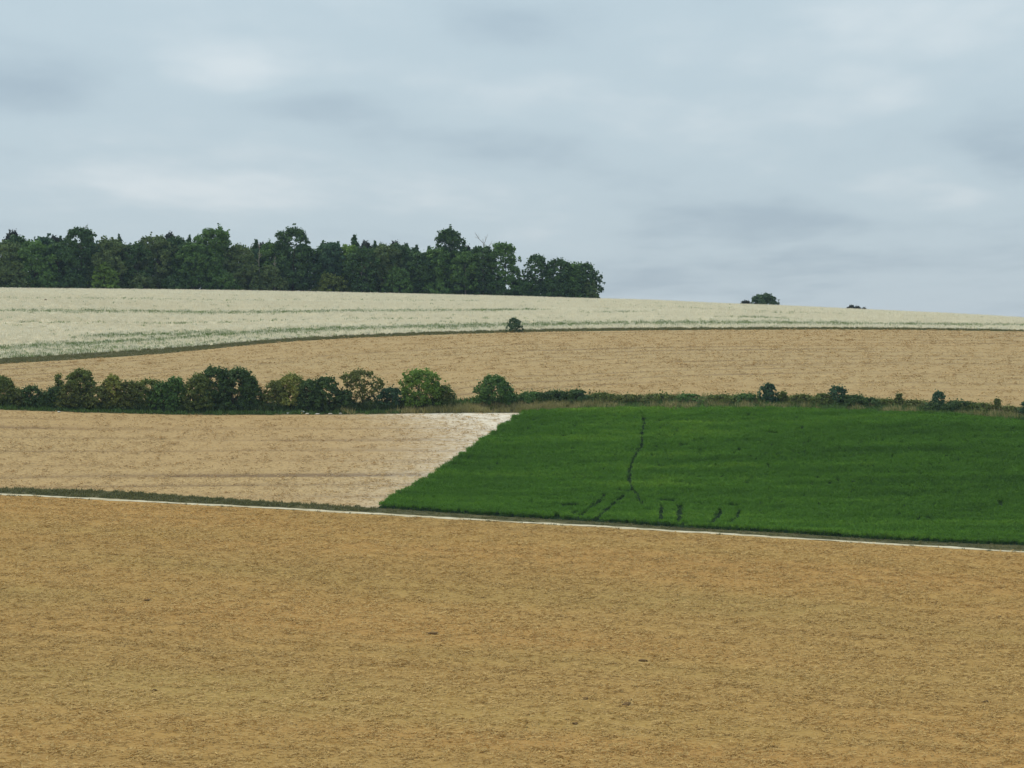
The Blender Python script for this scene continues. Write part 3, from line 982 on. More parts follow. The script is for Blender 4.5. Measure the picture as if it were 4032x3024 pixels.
def crown_mesh(name, h, rx, ry, prof, leaf, seed, mat, cover=2.4, puff=.26, spiky=0.0, hole=0.0, flatz=.75):
    r = np.random.default_rng(seed)
    P = np.array(PROFILES[prof])
    R = (rx + ry) / 2
    pr0 = max(puff * R, leaf * 1.2)
    area = 2 * math.pi * R * (np.trapezoid if hasattr(np, "trapezoid") else np.trapz)(P[:, 1], P[:, 0]) * h
    n_p = int(max(16, 1.75 * area / (math.pi * pr0 * pr0)))
    # puffs spread over the hull by its local circumference
    tq = np.linspace(0.02, 1, 200)
    pq = np.interp(tq, P[:, 0], P[:, 1])
    cdf = np.cumsum(pq + .08)
    cdf /= cdf[-1]
    t = np.interp((np.arange(n_p) + r.random(n_p)) / n_p, cdf, tq)
    th = r.random(n_p) * 6.283
    lump = .84 + .26 * r.random(n_p)
    inner = r.random(n_p) < .34
    lump[inner] *= .62
    lump *= 1 + .10 * np.sin(2 * th + r.random() * 6.28) + .08 * np.sin(5 * th + 7 * t + r.random() * 6.28)
    stray = r.random(n_p) < .20
    lump[stray] *= 1.18
    pr = pr0 * (.65 + .7 * r.random(n_p))
    pr[stray] *= .55
    rad = np.interp(t, P[:, 0], P[:, 1]) * lump
    wx, wy = r.normal(0, .07) * rx, r.normal(0, .07) * ry
    ph = r.random() * 6.283
    sway = np.sin(t * 5 + ph) * .09
    cx_ = np.maximum(rad * rx - pr * .35, 0) * np.cos(th) + wx * t + sway * rx
    cy_ = np.maximum(rad * ry - pr * .35, 0) * np.sin(th) + wy * t
    cz_ = np.minimum(t * h * (.97 + .06 * r.random(n_p)), h - pr * .45)
    nt = max(3, n_p // 14)
    tr_ = np.interp(.93, P[:, 0], P[:, 1]) * .75
    cx_[:nt], cy_[:nt] = rx * tr_ * r.uniform(-1, 1, nt) + wx + math.sin(5 + ph) * .09 * rx, ry * tr_ * r.uniform(-1, 1, nt) + wy
    cz_[:nt] = h - pr[:nt] * .8 - h * .16 * (np.abs(cx_[:nt]) / (rx * tr_ + 1e-6)) ** 1.5 * r.random(nt)
    ptint = r.random(n_p)
    nl = np.maximum(6, (cover * 4 * pr * pr / (leaf * leaf * .5) * .8).astype(int))
    if hole:
        drop = r.random(n_p) < hole
        nl[drop] = (nl[drop] * .25).astype(int)
    I = np.repeat(np.arange(n_p), nl)
    N = len(I)
    d = r.normal(0, 1, (N, 3))
    d /= np.linalg.norm(d, axis=1)[:, None]
    out = np.stack([np.cos(th[I]), np.sin(th[I]), .55 + 0 * th[I]], 1)
    flip = (d * out).sum(1) < -.35
    d[flip] *= -1
    rr = pr[I] * (.45 + .62 * np.sqrt(r.random(N)))
    C = np.stack([cx_[I], cy_[I], cz_[I]], 1) + d * rr[:, None] * np.array([1, 1, flatz])
    # loose twigs that stand off the clumps
    loose = r.random(N) < .14
    C[loose] += (d[loose] + np.array([0, 0, .5])) * (leaf * (1.9 if leaf < .3 else 1.1) * r.random(loose.sum()))[:, None]
    # short sprigs standing out of the top
    if spiky:
        ns = int(spiky * 26)
        ang = r.random(ns) * 6.283
        q = .80 + .2 * r.random(ns)
        s_r = np.interp(q, P[:, 0], P[:, 1]) * .8
        SV = []
        for a_, q_, rr_ in zip(ang, q, s_r):
            L = h * (.04 + .07 * r.random())
            m = 9
            u = r.random(m)
            SV.append(np.stack([rx * rr_ * math.cos(a_) + r.normal(0, leaf * .35, m) + r.normal(0, .1) * L * u,
                                ry * rr_ * math.sin(a_) + r.normal(0, leaf * .35, m), q_ * h + L * u], 1))
        SV = np.concatenate(SV)
        C = np.concatenate([C, SV])
        I = np.concatenate([I, r.integers(0, n_p, len(SV))])
        d = np.concatenate([d, r.normal(0, 1, (len(SV), 3))])
        N = len(C)
    C[:, 2] = np.maximum(C[:, 2], leaf * .25)
    # each leaf spray is one skewed diamond
    nrm = d * .9 + r.normal(0, .75, (N, 3)) + np.array([0, 0, .35])
    nrm /= np.linalg.norm(nrm, axis=1)[:, None] + 1e-9
    ref = r.normal(0, 1, (N, 3))
    u = np.cross(nrm, ref)
    u /= np.linalg.norm(u, axis=1)[:, None] + 1e-9
    v = np.cross(nrm, u)
    L = leaf * (.6 + .8 * r.random(N))[:, None]
    w = L * (.35 + .3 * r.random(N))[:, None]
    bend = nrm * L * .18
    V = np.stack([C - u * L * .5 - bend, C + v * w - u * L * .05, C + u * L * .5 - bend, C - v * w + u * L * .08], 1).reshape(-1, 3)
    Fc = np.arange(4 * N).reshape(N, 4)
    tint = np.clip(.48 * ptint[I] + .40 * r.random(N) + .06, 0, 1)
    return mesh_from(name, V, Fc, [mat], np.repeat(tint, 4))


def tube(V, Fc, pts, r0, r1, seg=6):
    pts = [np.array(p, float) for p in pts]
    i0 = len(V)
    n = len(pts)
    for k, p in enumerate(pts):
        a = pts[min(k + 1, n - 1)] - pts[max(k - 1, 0)]
        a /= np.linalg.norm(a) + 1e-9
        s = np.cross(a, (0.31, .95, .05))
        s /= np.linalg.norm(s) + 1e-9
        b = np.cross(a, s)
        rad = r0 + (r1 - r0) * k / (n - 1)
        for j in range(seg):
            g = j / seg * 6.2832
            V.append(p + rad * (math.cos(g) * s + math.sin(g) * b))
        if k:
            for j in range(seg):
                q = i0 + (k - 1) * seg
                Fc.append((q + j, q + (j + 1) % seg, q + seg + (j + 1) % seg, q + seg + j))


def trunk_mesh(name, h, rx, seed, mat, girth=None, limbs=6, twig=False, stems=1, off=None):
    r = np.random.default_rng(seed)
    V, Fc = [], []
    g = girth or .02 * h + .05
    for s in range(1):
        ox, oy = (0, 0) if stems == 1 else r.normal(0, .22 * rx, 2)
        lean = r.normal(0, .04 * h, 2) + (np.array([ox, oy]) * .6 if stems > 1 else 0)
        P = [np.array([ox, oy, -.3])]
        for k in range(1, 6):
            q = k / 5
            P.append(np.array([ox + lean[0] * q + r.normal(0, .008 * h), oy + lean[1] * q + r.normal(0, .008 * h), q * h * (.88 if not twig else 1.0)]))
        gs = g if stems == 1 else g * .6
        tube(V, Fc, P, gs, gs * .22, 7)
        for k in range(limbs if stems == 1 else 2):
            q = .25 + .6 * r.random()
            base = np.array([np.interp(q, np.linspace(0, 1, 6), [p[i] for p in P]) for i in range(3)])
            a = r.random() * 6.283
            L = rx * (.5 + .35 * r.random())
            mid = base + np.array([math.cos(a) * L * .5, math.sin(a) * L * .5, L * .35])
            end = base + np.array([math.cos(a) * L, math.sin(a) * L, L * .85])
            end[2] = min(end[2], h * .96)
            tube(V, Fc, [base, mid, end], gs * .42, gs * .10, 5)
            if twig:
                for _ in range(3):
                    a2 = a + r.normal(0, .9)
                    tube(V, Fc, [mid, mid + np.array([math.cos(a2) * L * .35, math.sin(a2) * L * .35, L * .35 * r.random()]),
                                 mid + np.array([math.cos(a2) * L * .55, math.sin(a2) * L * .55, L * .7])], gs * .2, gs * .05, 4)
    return mesh_from(name, np.array(V), np.array(Fc), [mat], smooth=True)


def plant(name, label, cat, group, px, top, hw, Y, prof, col, seed, leaf=.45, depth=.9, bark=None, trunk_h=.8, yoff=0.0, **kw):
    X = (px - CX) / F * Y
    z0 = h1(X, Y) - .05
    h = (CY - top) / F * Y - z0
    rx = hw * Y / F
    e = bpy.data.objects.new(name, None)
    e.empty_display_size = .5
    e.location = (X, Y, z0)
    COL.objects.link(e)
    tag(e, label, cat, group)
    tk = {k: kw.pop(k) for k in ('limbs', 'girth', 'stems') if k in kw}
    for k in range(tk.get('stems', 1)):
        nm = 'trunk' if tk.get('stems', 1) == 1 else 'stem'
        link(nm, trunk_mesh(nm, h * trunk_h, rx, seed + 1 + 7 * k, bark or M_BARK, **tk), e)
    link('crown', crown_mesh('crown', h, rx, rx * depth, prof, leaf, seed, LM[col], **kw), e)
    return e


def dead_tree(label, px, top, base, Y, seed, hw=20, girth=.16):
    X = (px - CX) / F * Y
    z0 = h1(X, Y) - .05
    h = (CY - top) / F * Y - z0
    e = bpy.data.objects.new('dead_tree', None)
    e.location = (X, Y, z0)
    COL.objects.link(e)
    tag(e, label, 'dead tree', 'dead trees of the wood')
    r = np.random.default_rng(seed)
    V, Fc = [], []
    P = [np.array([r.normal(0, .12), r.normal(0, .1), q * h - .3 * (q == 0)]) for q in np.linspace(0, 1, 7)]
    tube(V, Fc, P, girth, girth * .2, 7)
    link('trunk', mesh_from('trunk', np.array(V), np.array(Fc), [M_PALEBARK], smooth=True), e)
    rx = hw * Y / F
    for k in range(7):
        V, Fc = [], []
        q = .55 + .42 * r.random()
        b0 = np.array([np.interp(q, np.linspace(0, 1, 7), [p[i] for p in P]) for i in range(3)])
        a = r.random() * 6.283
        L = rx * (.5 + .6 * r.random())
        m1 = b0 + np.array([math.cos(a) * L * .5, math.sin(a) * L * .5, L * .45])
        m2 = b0 + np.array([math.cos(a) * L, math.sin(a) * L, L * 1.2])
        tube(V, Fc, [b0, m1, m2], girth * .4, girth * .12, 5)
        for _ in range(3):
            a2 = a + r.normal(0, 1.0)
            tube(V, Fc, [m1, m1 + np.array([math.cos(a2) * L * .5, math.sin(a2) * L * .5, L * (.2 + .5 * r.random())])], girth * .22, girth * .08, 4)
        link('branch', mesh_from('branch', np.array(V), np.array(Fc), [M_PALEBARK], smooth=True), e)
    return e


def ridgeY(px):
    Y = 555.0
    for _ in range(4):
        Y = float(np.interp((px - CX) / F * Y, XT, K_RIDGE[0]))
    return Y


# front row of the wood, left to right: px, top row, half width, profile, colour, metres behind the edge, label
WOOD = [
    (22, 948, 62, 'edge', 'wolive', 6, 'olive yellow tree at the left end of the wood'),
    (135, 938, 72, 'edge', 'green', 6, 'broad green tree right of the olive yellow tree at the wood\'s left end'),
    (235, 934, 62, 'edge', 'dark', 8, 'dark flat-topped tree just left of the tall twiggy tree'),
    (322, 902, 58, 'tall', 'dark', 9, 'tall twiggy-topped tree left of the olive tinged tree'),
    (425, 930, 62, 'edge', 'wolive', 6, 'olive tinged tree beside the tall twiggy tree'),
    (525, 940, 60, 'edge', 'dark', 7, 'dark tree right of the olive tinged tree'),
    (612, 926, 62, 'edge', 'wolive', 8, 'olive tree with a rounded top left of the spiky one'),
    (690, 922, 50, 'edge', 'dark', 9, 'dark spiky-topped tree in the left half of the wood'),
    (765, 938, 58, 'edge', 'green', 6, 'mid green tree left of the pointed tall tree'),
    (850, 902, 62, 'tall', 'green', 8, 'pointed tall tree with a tufted top, left middle of the wood'),
    (940, 952, 55, 'edge', 'wolive', 6, 'olive tree right of the pointed tall tree'),
    (1000, 958, 44, 'edge', 'blue', 12, 'blue green tree behind the bare pale trunks'),
    (1068, 950, 48, 'edge', 'green', 9, 'green tree left of the airy-crowned tall tree'),
    (1152, 899, 62, 'tall', 'dark', 7, 'tall tree with an airy open crown in the middle of the wood'),
    (1235, 956, 52, 'edge', 'dark', 8, 'dark tree just right of the airy-crowned tall tree'),
    (1300, 952, 52, 'edge', 'blue', 9, 'dusky tree above the pale round bush'),
    (1372, 954, 46, 'edge', 'lime', 10, 'light lime green tree standing out in the dark wood'),
    (1425, 956, 52, 'raised', 'dark', 5, 'tree with a bare pale trunk foot right of the lime tree'),
    (1510, 958, 56, 'edge', 'wolive', 7, 'olive tree in the right middle of the wood'),
    (1575, 954, 48, 'edge', 'dark', 9, 'dark jagged-topped tree in the right middle of the wood'),
    (1650, 972, 52, 'edge', 'dark', 6, 'dark low tree left of the round-headed tall tree'),
    (1722, 975, 46, 'edge', 'green', 6, 'green tree at the left foot of the round-headed tall tree'),
    (1766, 900, 52, 'tall', 'dark', 9, 'tall round-headed tree rising above the right of the wood'),
    (1832, 968, 52, 'raised', 'green', 5, 'tree showing its pale trunk foot right of the round-headed tree'),
    (1890, 966, 50, 'edge', 'dark', 7, 'dark tree below the bare dead branches'),
    (1986, 957, 52, 'tall', 'green', 6, 'full conical-headed tree left of the gap in the treetops'),
    (2050, 1078, 34, 'edge', 'dark', 7, 'low dark tree filling the gap beside the open-crowned tree'),
    (2108, 999, 42, 'edge', 'dark', 6, 'open-crowned tree with sky showing through, right of the gap'),
    (2203, 1006, 54, 'edge', 'dark', 6, 'broad tree third from the wood\'s right end'),
    (2260, 1014, 46, 'edge', 'green', 5, 'rounded green tree second from the wood\'s right end'),
    (2308, 1032, 44, 'edge', 'dark', 5, 'bulging tree forming the right end of the wood'),
]
WG = 'front row trees of the wood'
for i, (px, top, hw, prof, col, back, lab) in enumerate(WOOD):
    airy = 'airy' in lab or 'open-crowned' in lab
    kw = dict(bark=M_PALEBARK) if prof == 'raised' else {}
    plant('wood_tree', lab, 'tree', WG, px, top + (3 if prof == 'tall' else 8 + 9 * (i % 3)), hw * 1.14, ridgeY(px) + back, prof, col, 1000 + 17 * i, leaf=.46, cover=1.9, puff=.23,
          spiky=1.0 if ('spiky' in lab or 'twiggy' in lab or 'jagged' in lab or 'tufted' in lab) else .25, hole=.30 if airy else .05, trunk_h=.85, **kw)

# the trees behind: conifers and broadleaves whose tops alone show; alike ones share a mesh
DEEP = [plant('wood_tree', 'dark tree standing deep in the wood behind its front row', 'tree', 'trees deep in the wood', 60, 938, 60, ridgeY(60) + 20, 'edge', 'dark', 3001, leaf=.6, cover=1.7, spiky=.6),
        plant('wood_tree', 'dark tree standing deep in the wood behind its front row', 'tree', 'trees deep in the wood', 180, 938, 60, ridgeY(180) + 20, 'edge', 'blue', 3002, leaf=.6, cover=1.7, spiky=.6)]
SPIRE = [plant('conifer_tree', 'dark conifer with a spiky top showing behind the front of the wood', 'conifer', 'conifers in the wood', 50, 920, 40, ridgeY(50) + 24, 'column', 'dusk', 3101, leaf=.5, cover=1.6, spiky=1.6, puff=.3),
         plant('conifer_tree', 'dark conifer with a spiky top showing behind the front of the wood', 'conifer', 'conifers in the wood', 1395, 944, 40, ridgeY(1395) + 24, 'cone', 'dark', 3102, leaf=.5, cover=1.6, spiky=1.6, puff=.3)]


def copy_plant(src, px, top, Y, rz, squash=1.0):
    X = (px - CX) / F * Y
    z0 = h1(X, Y) - .05
    zmax = max(v.co.z for c in src.children if c.name.startswith('crown') for v in c.data.vertices)
    c = src.copy()
    COL.objects.link(c)
    s = ((CY - top) / F * Y - z0) / zmax
    c.location = (X, Y, z0)
    c.rotation_euler = (0, 0, rz)
    c.scale = (s * squash, s * squash, s)
    for ch in src.children:
        k = ch.copy()
        COL.objects.link(k)
        k.parent = c
    return c


SHORT = ['olive yellow tree at the left end', 'broad green tree near the left end', 'dark flat-topped tree', 'tall twiggy tree', 'olive tinged tree', 'dark tree right of the olive tinged one',
         'round-topped olive tree', 'dark spiky tree', 'green tree left of the pointed one', 'pointed tall tree', 'olive tree right of the pointed one', 'blue green tree', 'green tree beside the airy one',
         'airy tall tree', 'dark tree beside the airy one', 'dusky tree above the pale bush', 'lime green tree', 'pale-trunked tree by the lime tree', 'olive tree right of centre',
         'dark jagged tree', 'dark low tree', 'green tree at the round-headed one', 'round-headed tall tree', 'tree with the pale trunk foot', 'tree with dead branches above',
         'conical-headed tree', 'low tree in the gap', 'open-crowned tree', 'broad tree third from the right end', 'green tree second from the right end', 'bulging right end tree']
USED = {}


def behind(what, px):
    k = min(range(len(WOOD)), key=lambda q: abs(WOOD[q][0] - px))
    side = 'left' if px < WOOD[k][0] else 'right'
    lab = '%s behind and %s of the %s' % (what, side, SHORT[k])
    USED[lab] = USED.get(lab, 0) + 1
    return lab if USED[lab] == 1 else '%s farther %s behind the %s' % (what, side, SHORT[k])


DEEP[0]['label'], DEEP[1]['label'] = behind('dark treetop', 60), behind('dark treetop', 180)
SPIRE[0]['label'], SPIRE[1]['label'] = behind('spiky conifer top', 50), behind('spiky conifer top', 1395)
rr = random.Random(5)
for px in range(300, 2290, 82):
    top = np.interp(px, [0, 700, 1300, 1700, 1880, 1960, 2080, 2300], [942, 938, 955, 968, 985, 1085, 1090, 1080]) + rr.uniform(2, 20)
    px += rr.uniform(-15, 15)
    c = copy_plant(rr.choice(DEEP), px, top, ridgeY(px) + rr.uniform(16, 24), rr.uniform(0, 6.28), rr.uniform(.9, 1.15))
    c['label'] = behind('dark treetop', px)
for px, top in [(215, 925), (240, 930), (470, 922), (668, 912), (745, 926), (1008, 944), (1270, 948), (1330, 950), (1440, 946), (1475, 950), (1555, 946),
                (1600, 958), (1640, 964), (1690, 970), (1838, 962), (1030, 952)]:
    c = copy_plant(rr.choice(SPIRE), px, top - 4, ridgeY(px) + rr.uniform(20, 28), rr.uniform(0, 6.28), rr.uniform(.8, 1.1))
    c['label'] = behind('spiky conifer top', px)

dead_tree('slender bare pale dead tree left of the olive scrub in the wood', 1020, 962, 1050, ridgeY(1020) + 4.2, 71, 14)
dead_tree('bare pale trunk standing left of the airy-crowned tall tree', 1083, 1010, 1075, ridgeY(1083) + 3.4, 72, 8, .22)
dead_tree('bare pale snag poking out of the olive tree', 960, 996, 1030, ridgeY(960) + 3.2, 73, 8)
dead_tree('bare dead branches rising above the dark tree near the wood\'s right', 1902, 940, 990, ridgeY(1902) + 7, 74, 34, .2)
dead_tree('grey dead tree top in the twiggy tall tree on the left', 318, 906, 970, ridgeY(318) + 9.5, 75, 30)

UNDER = [  # understorey bushes along the foot of the wood
    (60, 1030, 50, 'wolive', 'olive bush below the olive yellow tree at the wood\'s left end'),
    (170, 1085, 46, 'green', 'low green bush at the wood\'s foot, second from the left'),
    (285, 1078, 44, 'dark', 'low dark bush under the tall twiggy tree'),
    (412, 1036, 42, 'lime', 'light green bush under the olive tinged tree'),
    (545, 1078, 48, 'wolive', 'low olive bush left of the rounded olive tree\'s foot'),
    (690, 1088, 46, 'dark', 'low dark bush below the spiky-topped tree'),
    (880, 1075, 50, 'green', 'green bush below the pointed tall tree'),
    (975, 1042, 52, 'wolive', 'olive scrub below the slender bare dead tree'),
    (1070, 1046, 48, 'wolive', 'olive scrub around the foot of the bare pale trunk'),
    (1302, 1082, 54, 'olive', 'pale round yellow green bush in the middle of the wood\'s foot'),
    (1560, 1056, 44, 'green', 'green bush in the right middle of the wood\'s foot'),
    (1710, 1110, 50, 'green', 'low green bush left of the pale trunk foot'),
    (1960, 1112, 42, 'dark', 'low dark bush under the conical-headed tree'),
    (2080, 1110, 42, 'dark', 'low dark bush under the open-crowned tree'),
    (2180, 1100, 46, 'dark', 'low dark bush under the broad tree near the wood\'s right end'),
    (2258, 1104, 44, 'dark', 'low dark bush under the rounded green tree'),
    (1830, 1118, 40, 'dark', 'low dark bush behind the pale trunk foot'),
    (1430, 1112, 40, 'dark', 'low dark bush right of the lime tree\'s foot'),
    (2322, 1106, 26, 'wolive', 'olive bush at the very right foot of the wood'),
]
for i, (px, top, hw, col, lab) in enumerate(UNDER):
    plant('woodland_bush', lab, 'bush', 'bushes at the foot of the wood', px, top, hw, ridgeY(px) + (2.6 if 'trunk foot' not in lab or 'behind' not in lab else 8.0), 'mound', col, 2000 + 13 * i, leaf=.42, cover=1.9, stems=3, trunk_h=.7, depth=.7)

# ---------------- the hedge: px, top, half width, distance into the bank, profile, colour, extra, name, label
HEDGE = [
    (2, 1486, 44, 3.5, 'upright', 'olive', {}, 'hedge_bush', 'olive bush at the left edge with bare branches at its foot'),
    (66, 1534, 34, 3.0, 'mound', 'brown', {}, 'hedge_bush', 'low brown olive bush second from the left end of the hedge'),
    (126, 1523, 40, 3.0, 'dome', 'black', {}, 'hedge_bush', 'dark domed bush near the left end of the hedge'),
    (180, 1546, 30, 3.5, 'mound', 'brown', {}, 'hedge_bush', 'low dull bush between the two dark bushes on the left'),
    (222, 1528, 40, 3.2, 'dome', 'black', {}, 'hedge_bush', 'dark bush left of the round-headed hedge tree'),
    (275, 1512, 40, 2.6, 'mound', 'brown', {}, 'hedge_bush', 'brownish bush at the left foot of the round-headed hedge tree'),
    (322, 1459, 46, 4.5, 'lolly', 'olive', dict(cover=2.6), 'hedge_tree', 'round-headed olive tree standing above the left hedge'),
    (385, 1524, 46, 3.0, 'mound', 'brown', {}, 'hedge_bush', 'low brownish bush right of the round-headed hedge tree'),
    (446, 1483, 32, 3.4, 'upright', 'yellow', {}, 'hedge_bush', 'slim yellow green bush with a bright tip'),
    (505, 1506, 46, 3.4, 'dome', 'brown', {}, 'hedge_bush', 'brown olive bush right of the slim yellow green bush'),
    (575, 1497, 60, 4.0, 'dome', 'olive', {}, 'hedge_bush', 'wide flat-topped olive bush in the left hedge'),
    (640, 1508, 46, 3.0, 'dome', 'green', {}, 'hedge_bush', 'green leafy bush right of the flat-topped olive bush'),
    (690, 1490, 36, 3.4, 'upright', 'green', {}, 'hedge_bush', 'upright green bush left of the gap by the big dark bush'),
    (785, 1478, 52, 3.4, 'dome', 'olive', {}, 'hedge_bush', 'olive green bush against the left side of the big dark bush'),
    (845, 1450, 62, 4.4, 'dome', 'black', dict(spiky=.5), 'hedge_bush', 'big dark bush, left of the two tallest in the hedge'),
    (938, 1454, 66, 4.2, 'dome', 'black', dict(spiky=.3), 'hedge_bush', 'big dark bush, right of the two tallest in the hedge'),
    (985, 1492, 34, 3.4, 'dome', 'black', {}, 'hedge_bush', 'dark bush at the right shoulder of the tallest bushes'),
    (1082, 1506, 44, 4.0, 'dome', 'brown', {}, 'hedge_bush', 'brown olive bush right of the gap by the big dark bushes'),
    (1150, 1479, 58, 4.6, 'dome', 'yellow', {}, 'hedge_bush', 'tall yellow olive bush in the middle of the hedge'),
    (1222, 1500, 46, 3.2, 'dome', 'black', {}, 'hedge_bush', 'dark bush in front of the yellow olive bush'),
    (1288, 1490, 58, 3.6, 'dome', 'black', {}, 'hedge_bush', 'wide dark bush right of the yellow olive bush'),
    (1355, 1540, 34, 3.0, 'mound', 'black', {}, 'hedge_bush', 'low dark bush left of the airy brown tree'),
    (1425, 1461, 60, 4.0, 'lolly', 'brown', dict(hole=.32, cover=1.7, spiky=.9), 'hedge_tree', 'airy brown olive tree with a thin see-through head'),
    (1535, 1530, 50, 3.6, 'mound', 'blue', {}, 'hedge_bush', 'low blue green bush left of the upright lime bush'),
    (1660, 1461, 64, 3.4, 'upright', 'lime', dict(spiky=.5), 'hedge_bush', 'upright lime green bush in the right part of the hedge'),
    (1748, 1522, 38, 4.0, 'dome', 'olive', dict(hole=.2), 'hedge_bush', 'low olive bush at the right of the upright lime bush'),
    (1944, 1484, 66, 4.2, 'dome', 'green', dict(spiky=1.4), 'hedge_bush', 'round dark green spiky bush standing apart above the dry grass'),
    (2090, 1545, 56, 5.5, 'mound', 'green', {}, 'bramble_patch', 'low green bramble right of the round spiky bush'),
    (2180, 1542, 56, 5.0, 'mound', 'black', {}, 'bramble_patch', 'dark bramble in the middle above the green crop\'s left corner'),
    (2268, 1538, 56, 5.0, 'mound', 'black', {}, 'bramble_patch', 'dark bramble ending at the start of the dry bank'),
    (3028, 1514, 34, 4.0, 'dome', 'blue', dict(spiky=1.0, hole=.15), 'shrub', 'tallest dark shrub on the dry bank above the crop'),
    (3085, 1545, 16, 4.0, 'column', 'olive', {}, 'shrub', 'small olive shrub just right of the tallest bank shrub'),
    (3240, 1552, 40, 4.0, 'mound', 'olive', {}, 'bramble_patch', 'olive bramble left of the second bank shrub'),
    (3295, 1526, 30, 4.0, 'upright', 'blue', dict(spiky=.8), 'shrub', 'dark shrub second tallest on the dry bank'),
    (3350, 1558, 44, 3.6, 'mound', 'black', {}, 'bramble_patch', 'dark bramble right of the second tallest bank shrub'),
    (3425, 1570, 40, 3.0, 'mound', 'black', {}, 'bramble_patch', 'low dark bramble tapering into the dry grass'),
    (3542, 1553, 15, 4.0, 'column', 'brown', dict(hole=.2), 'shrub', 'thin brown shrub between the dark bank shrubs'),
    (3694, 1546, 22, 4.0, 'upright', 'blue', dict(spiky=1.0), 'shrub', 'small dark shrub with a tufted top near the right'),
    (3675, 1590, 34, 2.6, 'mound', 'black', {}, 'bramble_patch', 'dark bramble at the foot of the small tufted shrub'),
    (3770, 1580, 56, 4.0, 'mound', 'black', {}, 'bramble_patch', 'wide green bramble right of the small tufted shrub'),
    (3926, 1574, 14, 4.0, 'column', 'brown', dict(hole=.2), 'shrub', 'thin brownish shrub nearest the right edge of the bank'),
    (2372, 1549, 46, 5.0, 'mound', 'olive', {}, 'bramble_patch', 'olive scrub at the start of the dry bank, right of the last dark bramble'),
    (2478, 1556, 52, 4.4, 'mound', 'brown', dict(hole=.3), 'bramble_patch', 'thin dull scrub above the top of the trampled path'),
    (2600, 1553, 56, 5.0, 'mound', 'olive', dict(hole=.2), 'bramble_patch', 'low olive scrub on the bank right of the trampled path'),
    (2722, 1554, 50, 4.6, 'mound', 'green', dict(hole=.2), 'bramble_patch', 'low green scrub midway along the dry bank'),
    (2836, 1556, 52, 4.6, 'mound', 'olive', {}, 'bramble_patch', 'olive scrub well left of the tallest bank shrub'),
    (2940, 1553, 46, 4.4, 'mound', 'green', {}, 'bramble_patch', 'green scrub against the left of the tallest bank shrub'),
    (3150, 1556, 46, 4.4, 'mound', 'brown', {}, 'bramble_patch', 'dull scrub between the two tallest bank shrubs'),
    (3500, 1575, 40, 4.2, 'mound', 'olive', dict(hole=.2), 'bramble_patch', 'olive scrub left of the thin brown shrub'),
    (3605, 1578, 44, 4.2, 'mound', 'brown', dict(hole=.2), 'bramble_patch', 'dull scrub left of the small tufted shrub'),
    (3862, 1590, 46, 4.2, 'mound', 'olive', dict(hole=.2), 'bramble_patch', 'olive scrub right of the wide green bramble'),
    (3975, 1602, 40, 4.0, 'mound', 'brown', dict(hole=.2), 'bramble_patch', 'dull scrub near the right end of the bank'),
    (4034, 1588, 18, 3.0, 'column', 'blue', {}, 'shrub', 'grey green weed shrub cut by the right edge'),
]


def hedgeY(px, k=K_HEDGE):
    Y = 300.0
    for _ in range(4):
        Y = float(np.interp((px - CX) / F * Y, XT, k[0]))
    return Y


HG = {'hedge_bush': 'bushes of the hedge', 'hedge_tree': 'small trees of the hedge', 'bramble_patch': 'brambles on the hedge bank', 'shrub': 'shrubs on the dry bank'}
for i, (px, top, hw, back, prof, col, kw, nm, lab) in enumerate(HEDGE):
    kk = dict(leaf=.21, cover=2.2, puff=.18, spiky=.9, stems=3 if nm != 'hedge_tree' else 1)
    kk.update(kw)
    plant(nm, lab, {'hedge_bush': 'bush', 'hedge_tree': 'tree', 'bramble_patch': 'bramble', 'shrub': 'shrub'}[nm], HG[nm], px, top, hw * (1.12 if nm != 'shrub' else .95), hedgeY(px) + back, prof, col, 5000 + 19 * i,
          depth=.85, trunk_h=.75, **kk)
# a thin sprig that stands up left of the round-headed tree
plant('sapling', 'thin sapling with a small tuft left of the round-headed hedge tree', 'sapling', None, 232, 1474, 13, hedgeY(232) + 4, 'lolly', 'olive', 6001, leaf=.22, cover=2.0, puff=.5, limbs=3)
# lone bush on the field boundary, and what stands on the crest
yb = hedgeY(2025, K_BOUND) + 1.2
plant('lone_bush', 'lone dark bush on the grass margin below the pale field', 'bush', None, 2022, 1256, 25, yb, 'dome', 'far', 6104, leaf=.22, cover=1.6, stems=3, trunk_h=.7, spiky=1.2, hole=.25, puff=.34)
plant('crest_tree', 'round green tree alone on the crest right of the wood', 'tree', None, 3012, 1162, 54, 600, 'dome', 'far', 6201, leaf=.42, cover=2.2, spiky=.5)
plant('crest_bush', 'small dark bush left of the round tree on the crest', 'bush', None, 2932, 1186, 21, 598, 'mound', 'dusk', 6202, leaf=.3, cover=2.6, puff=.4, stems=3, trunk_h=.6)
for k_, (px, top, hw, lab) in enumerate([(3350, 1204, 18, 'low dark bush on the crest, left one of the far right cluster'), (3377, 1208, 15, 'low dark bush on the crest, middle one of the far right cluster'),
                                         (3403, 1212, 13, 'low dark bush on the crest, right one of the far right cluster')]):
    plant('crest_bush', lab, 'bush', 'low bushes on the crest', px, top, hw, 592, 'mound', 'dusk', 6300 + k_, leaf=.3, cover=2.2, puff=.4, stems=3, trunk_h=.6)

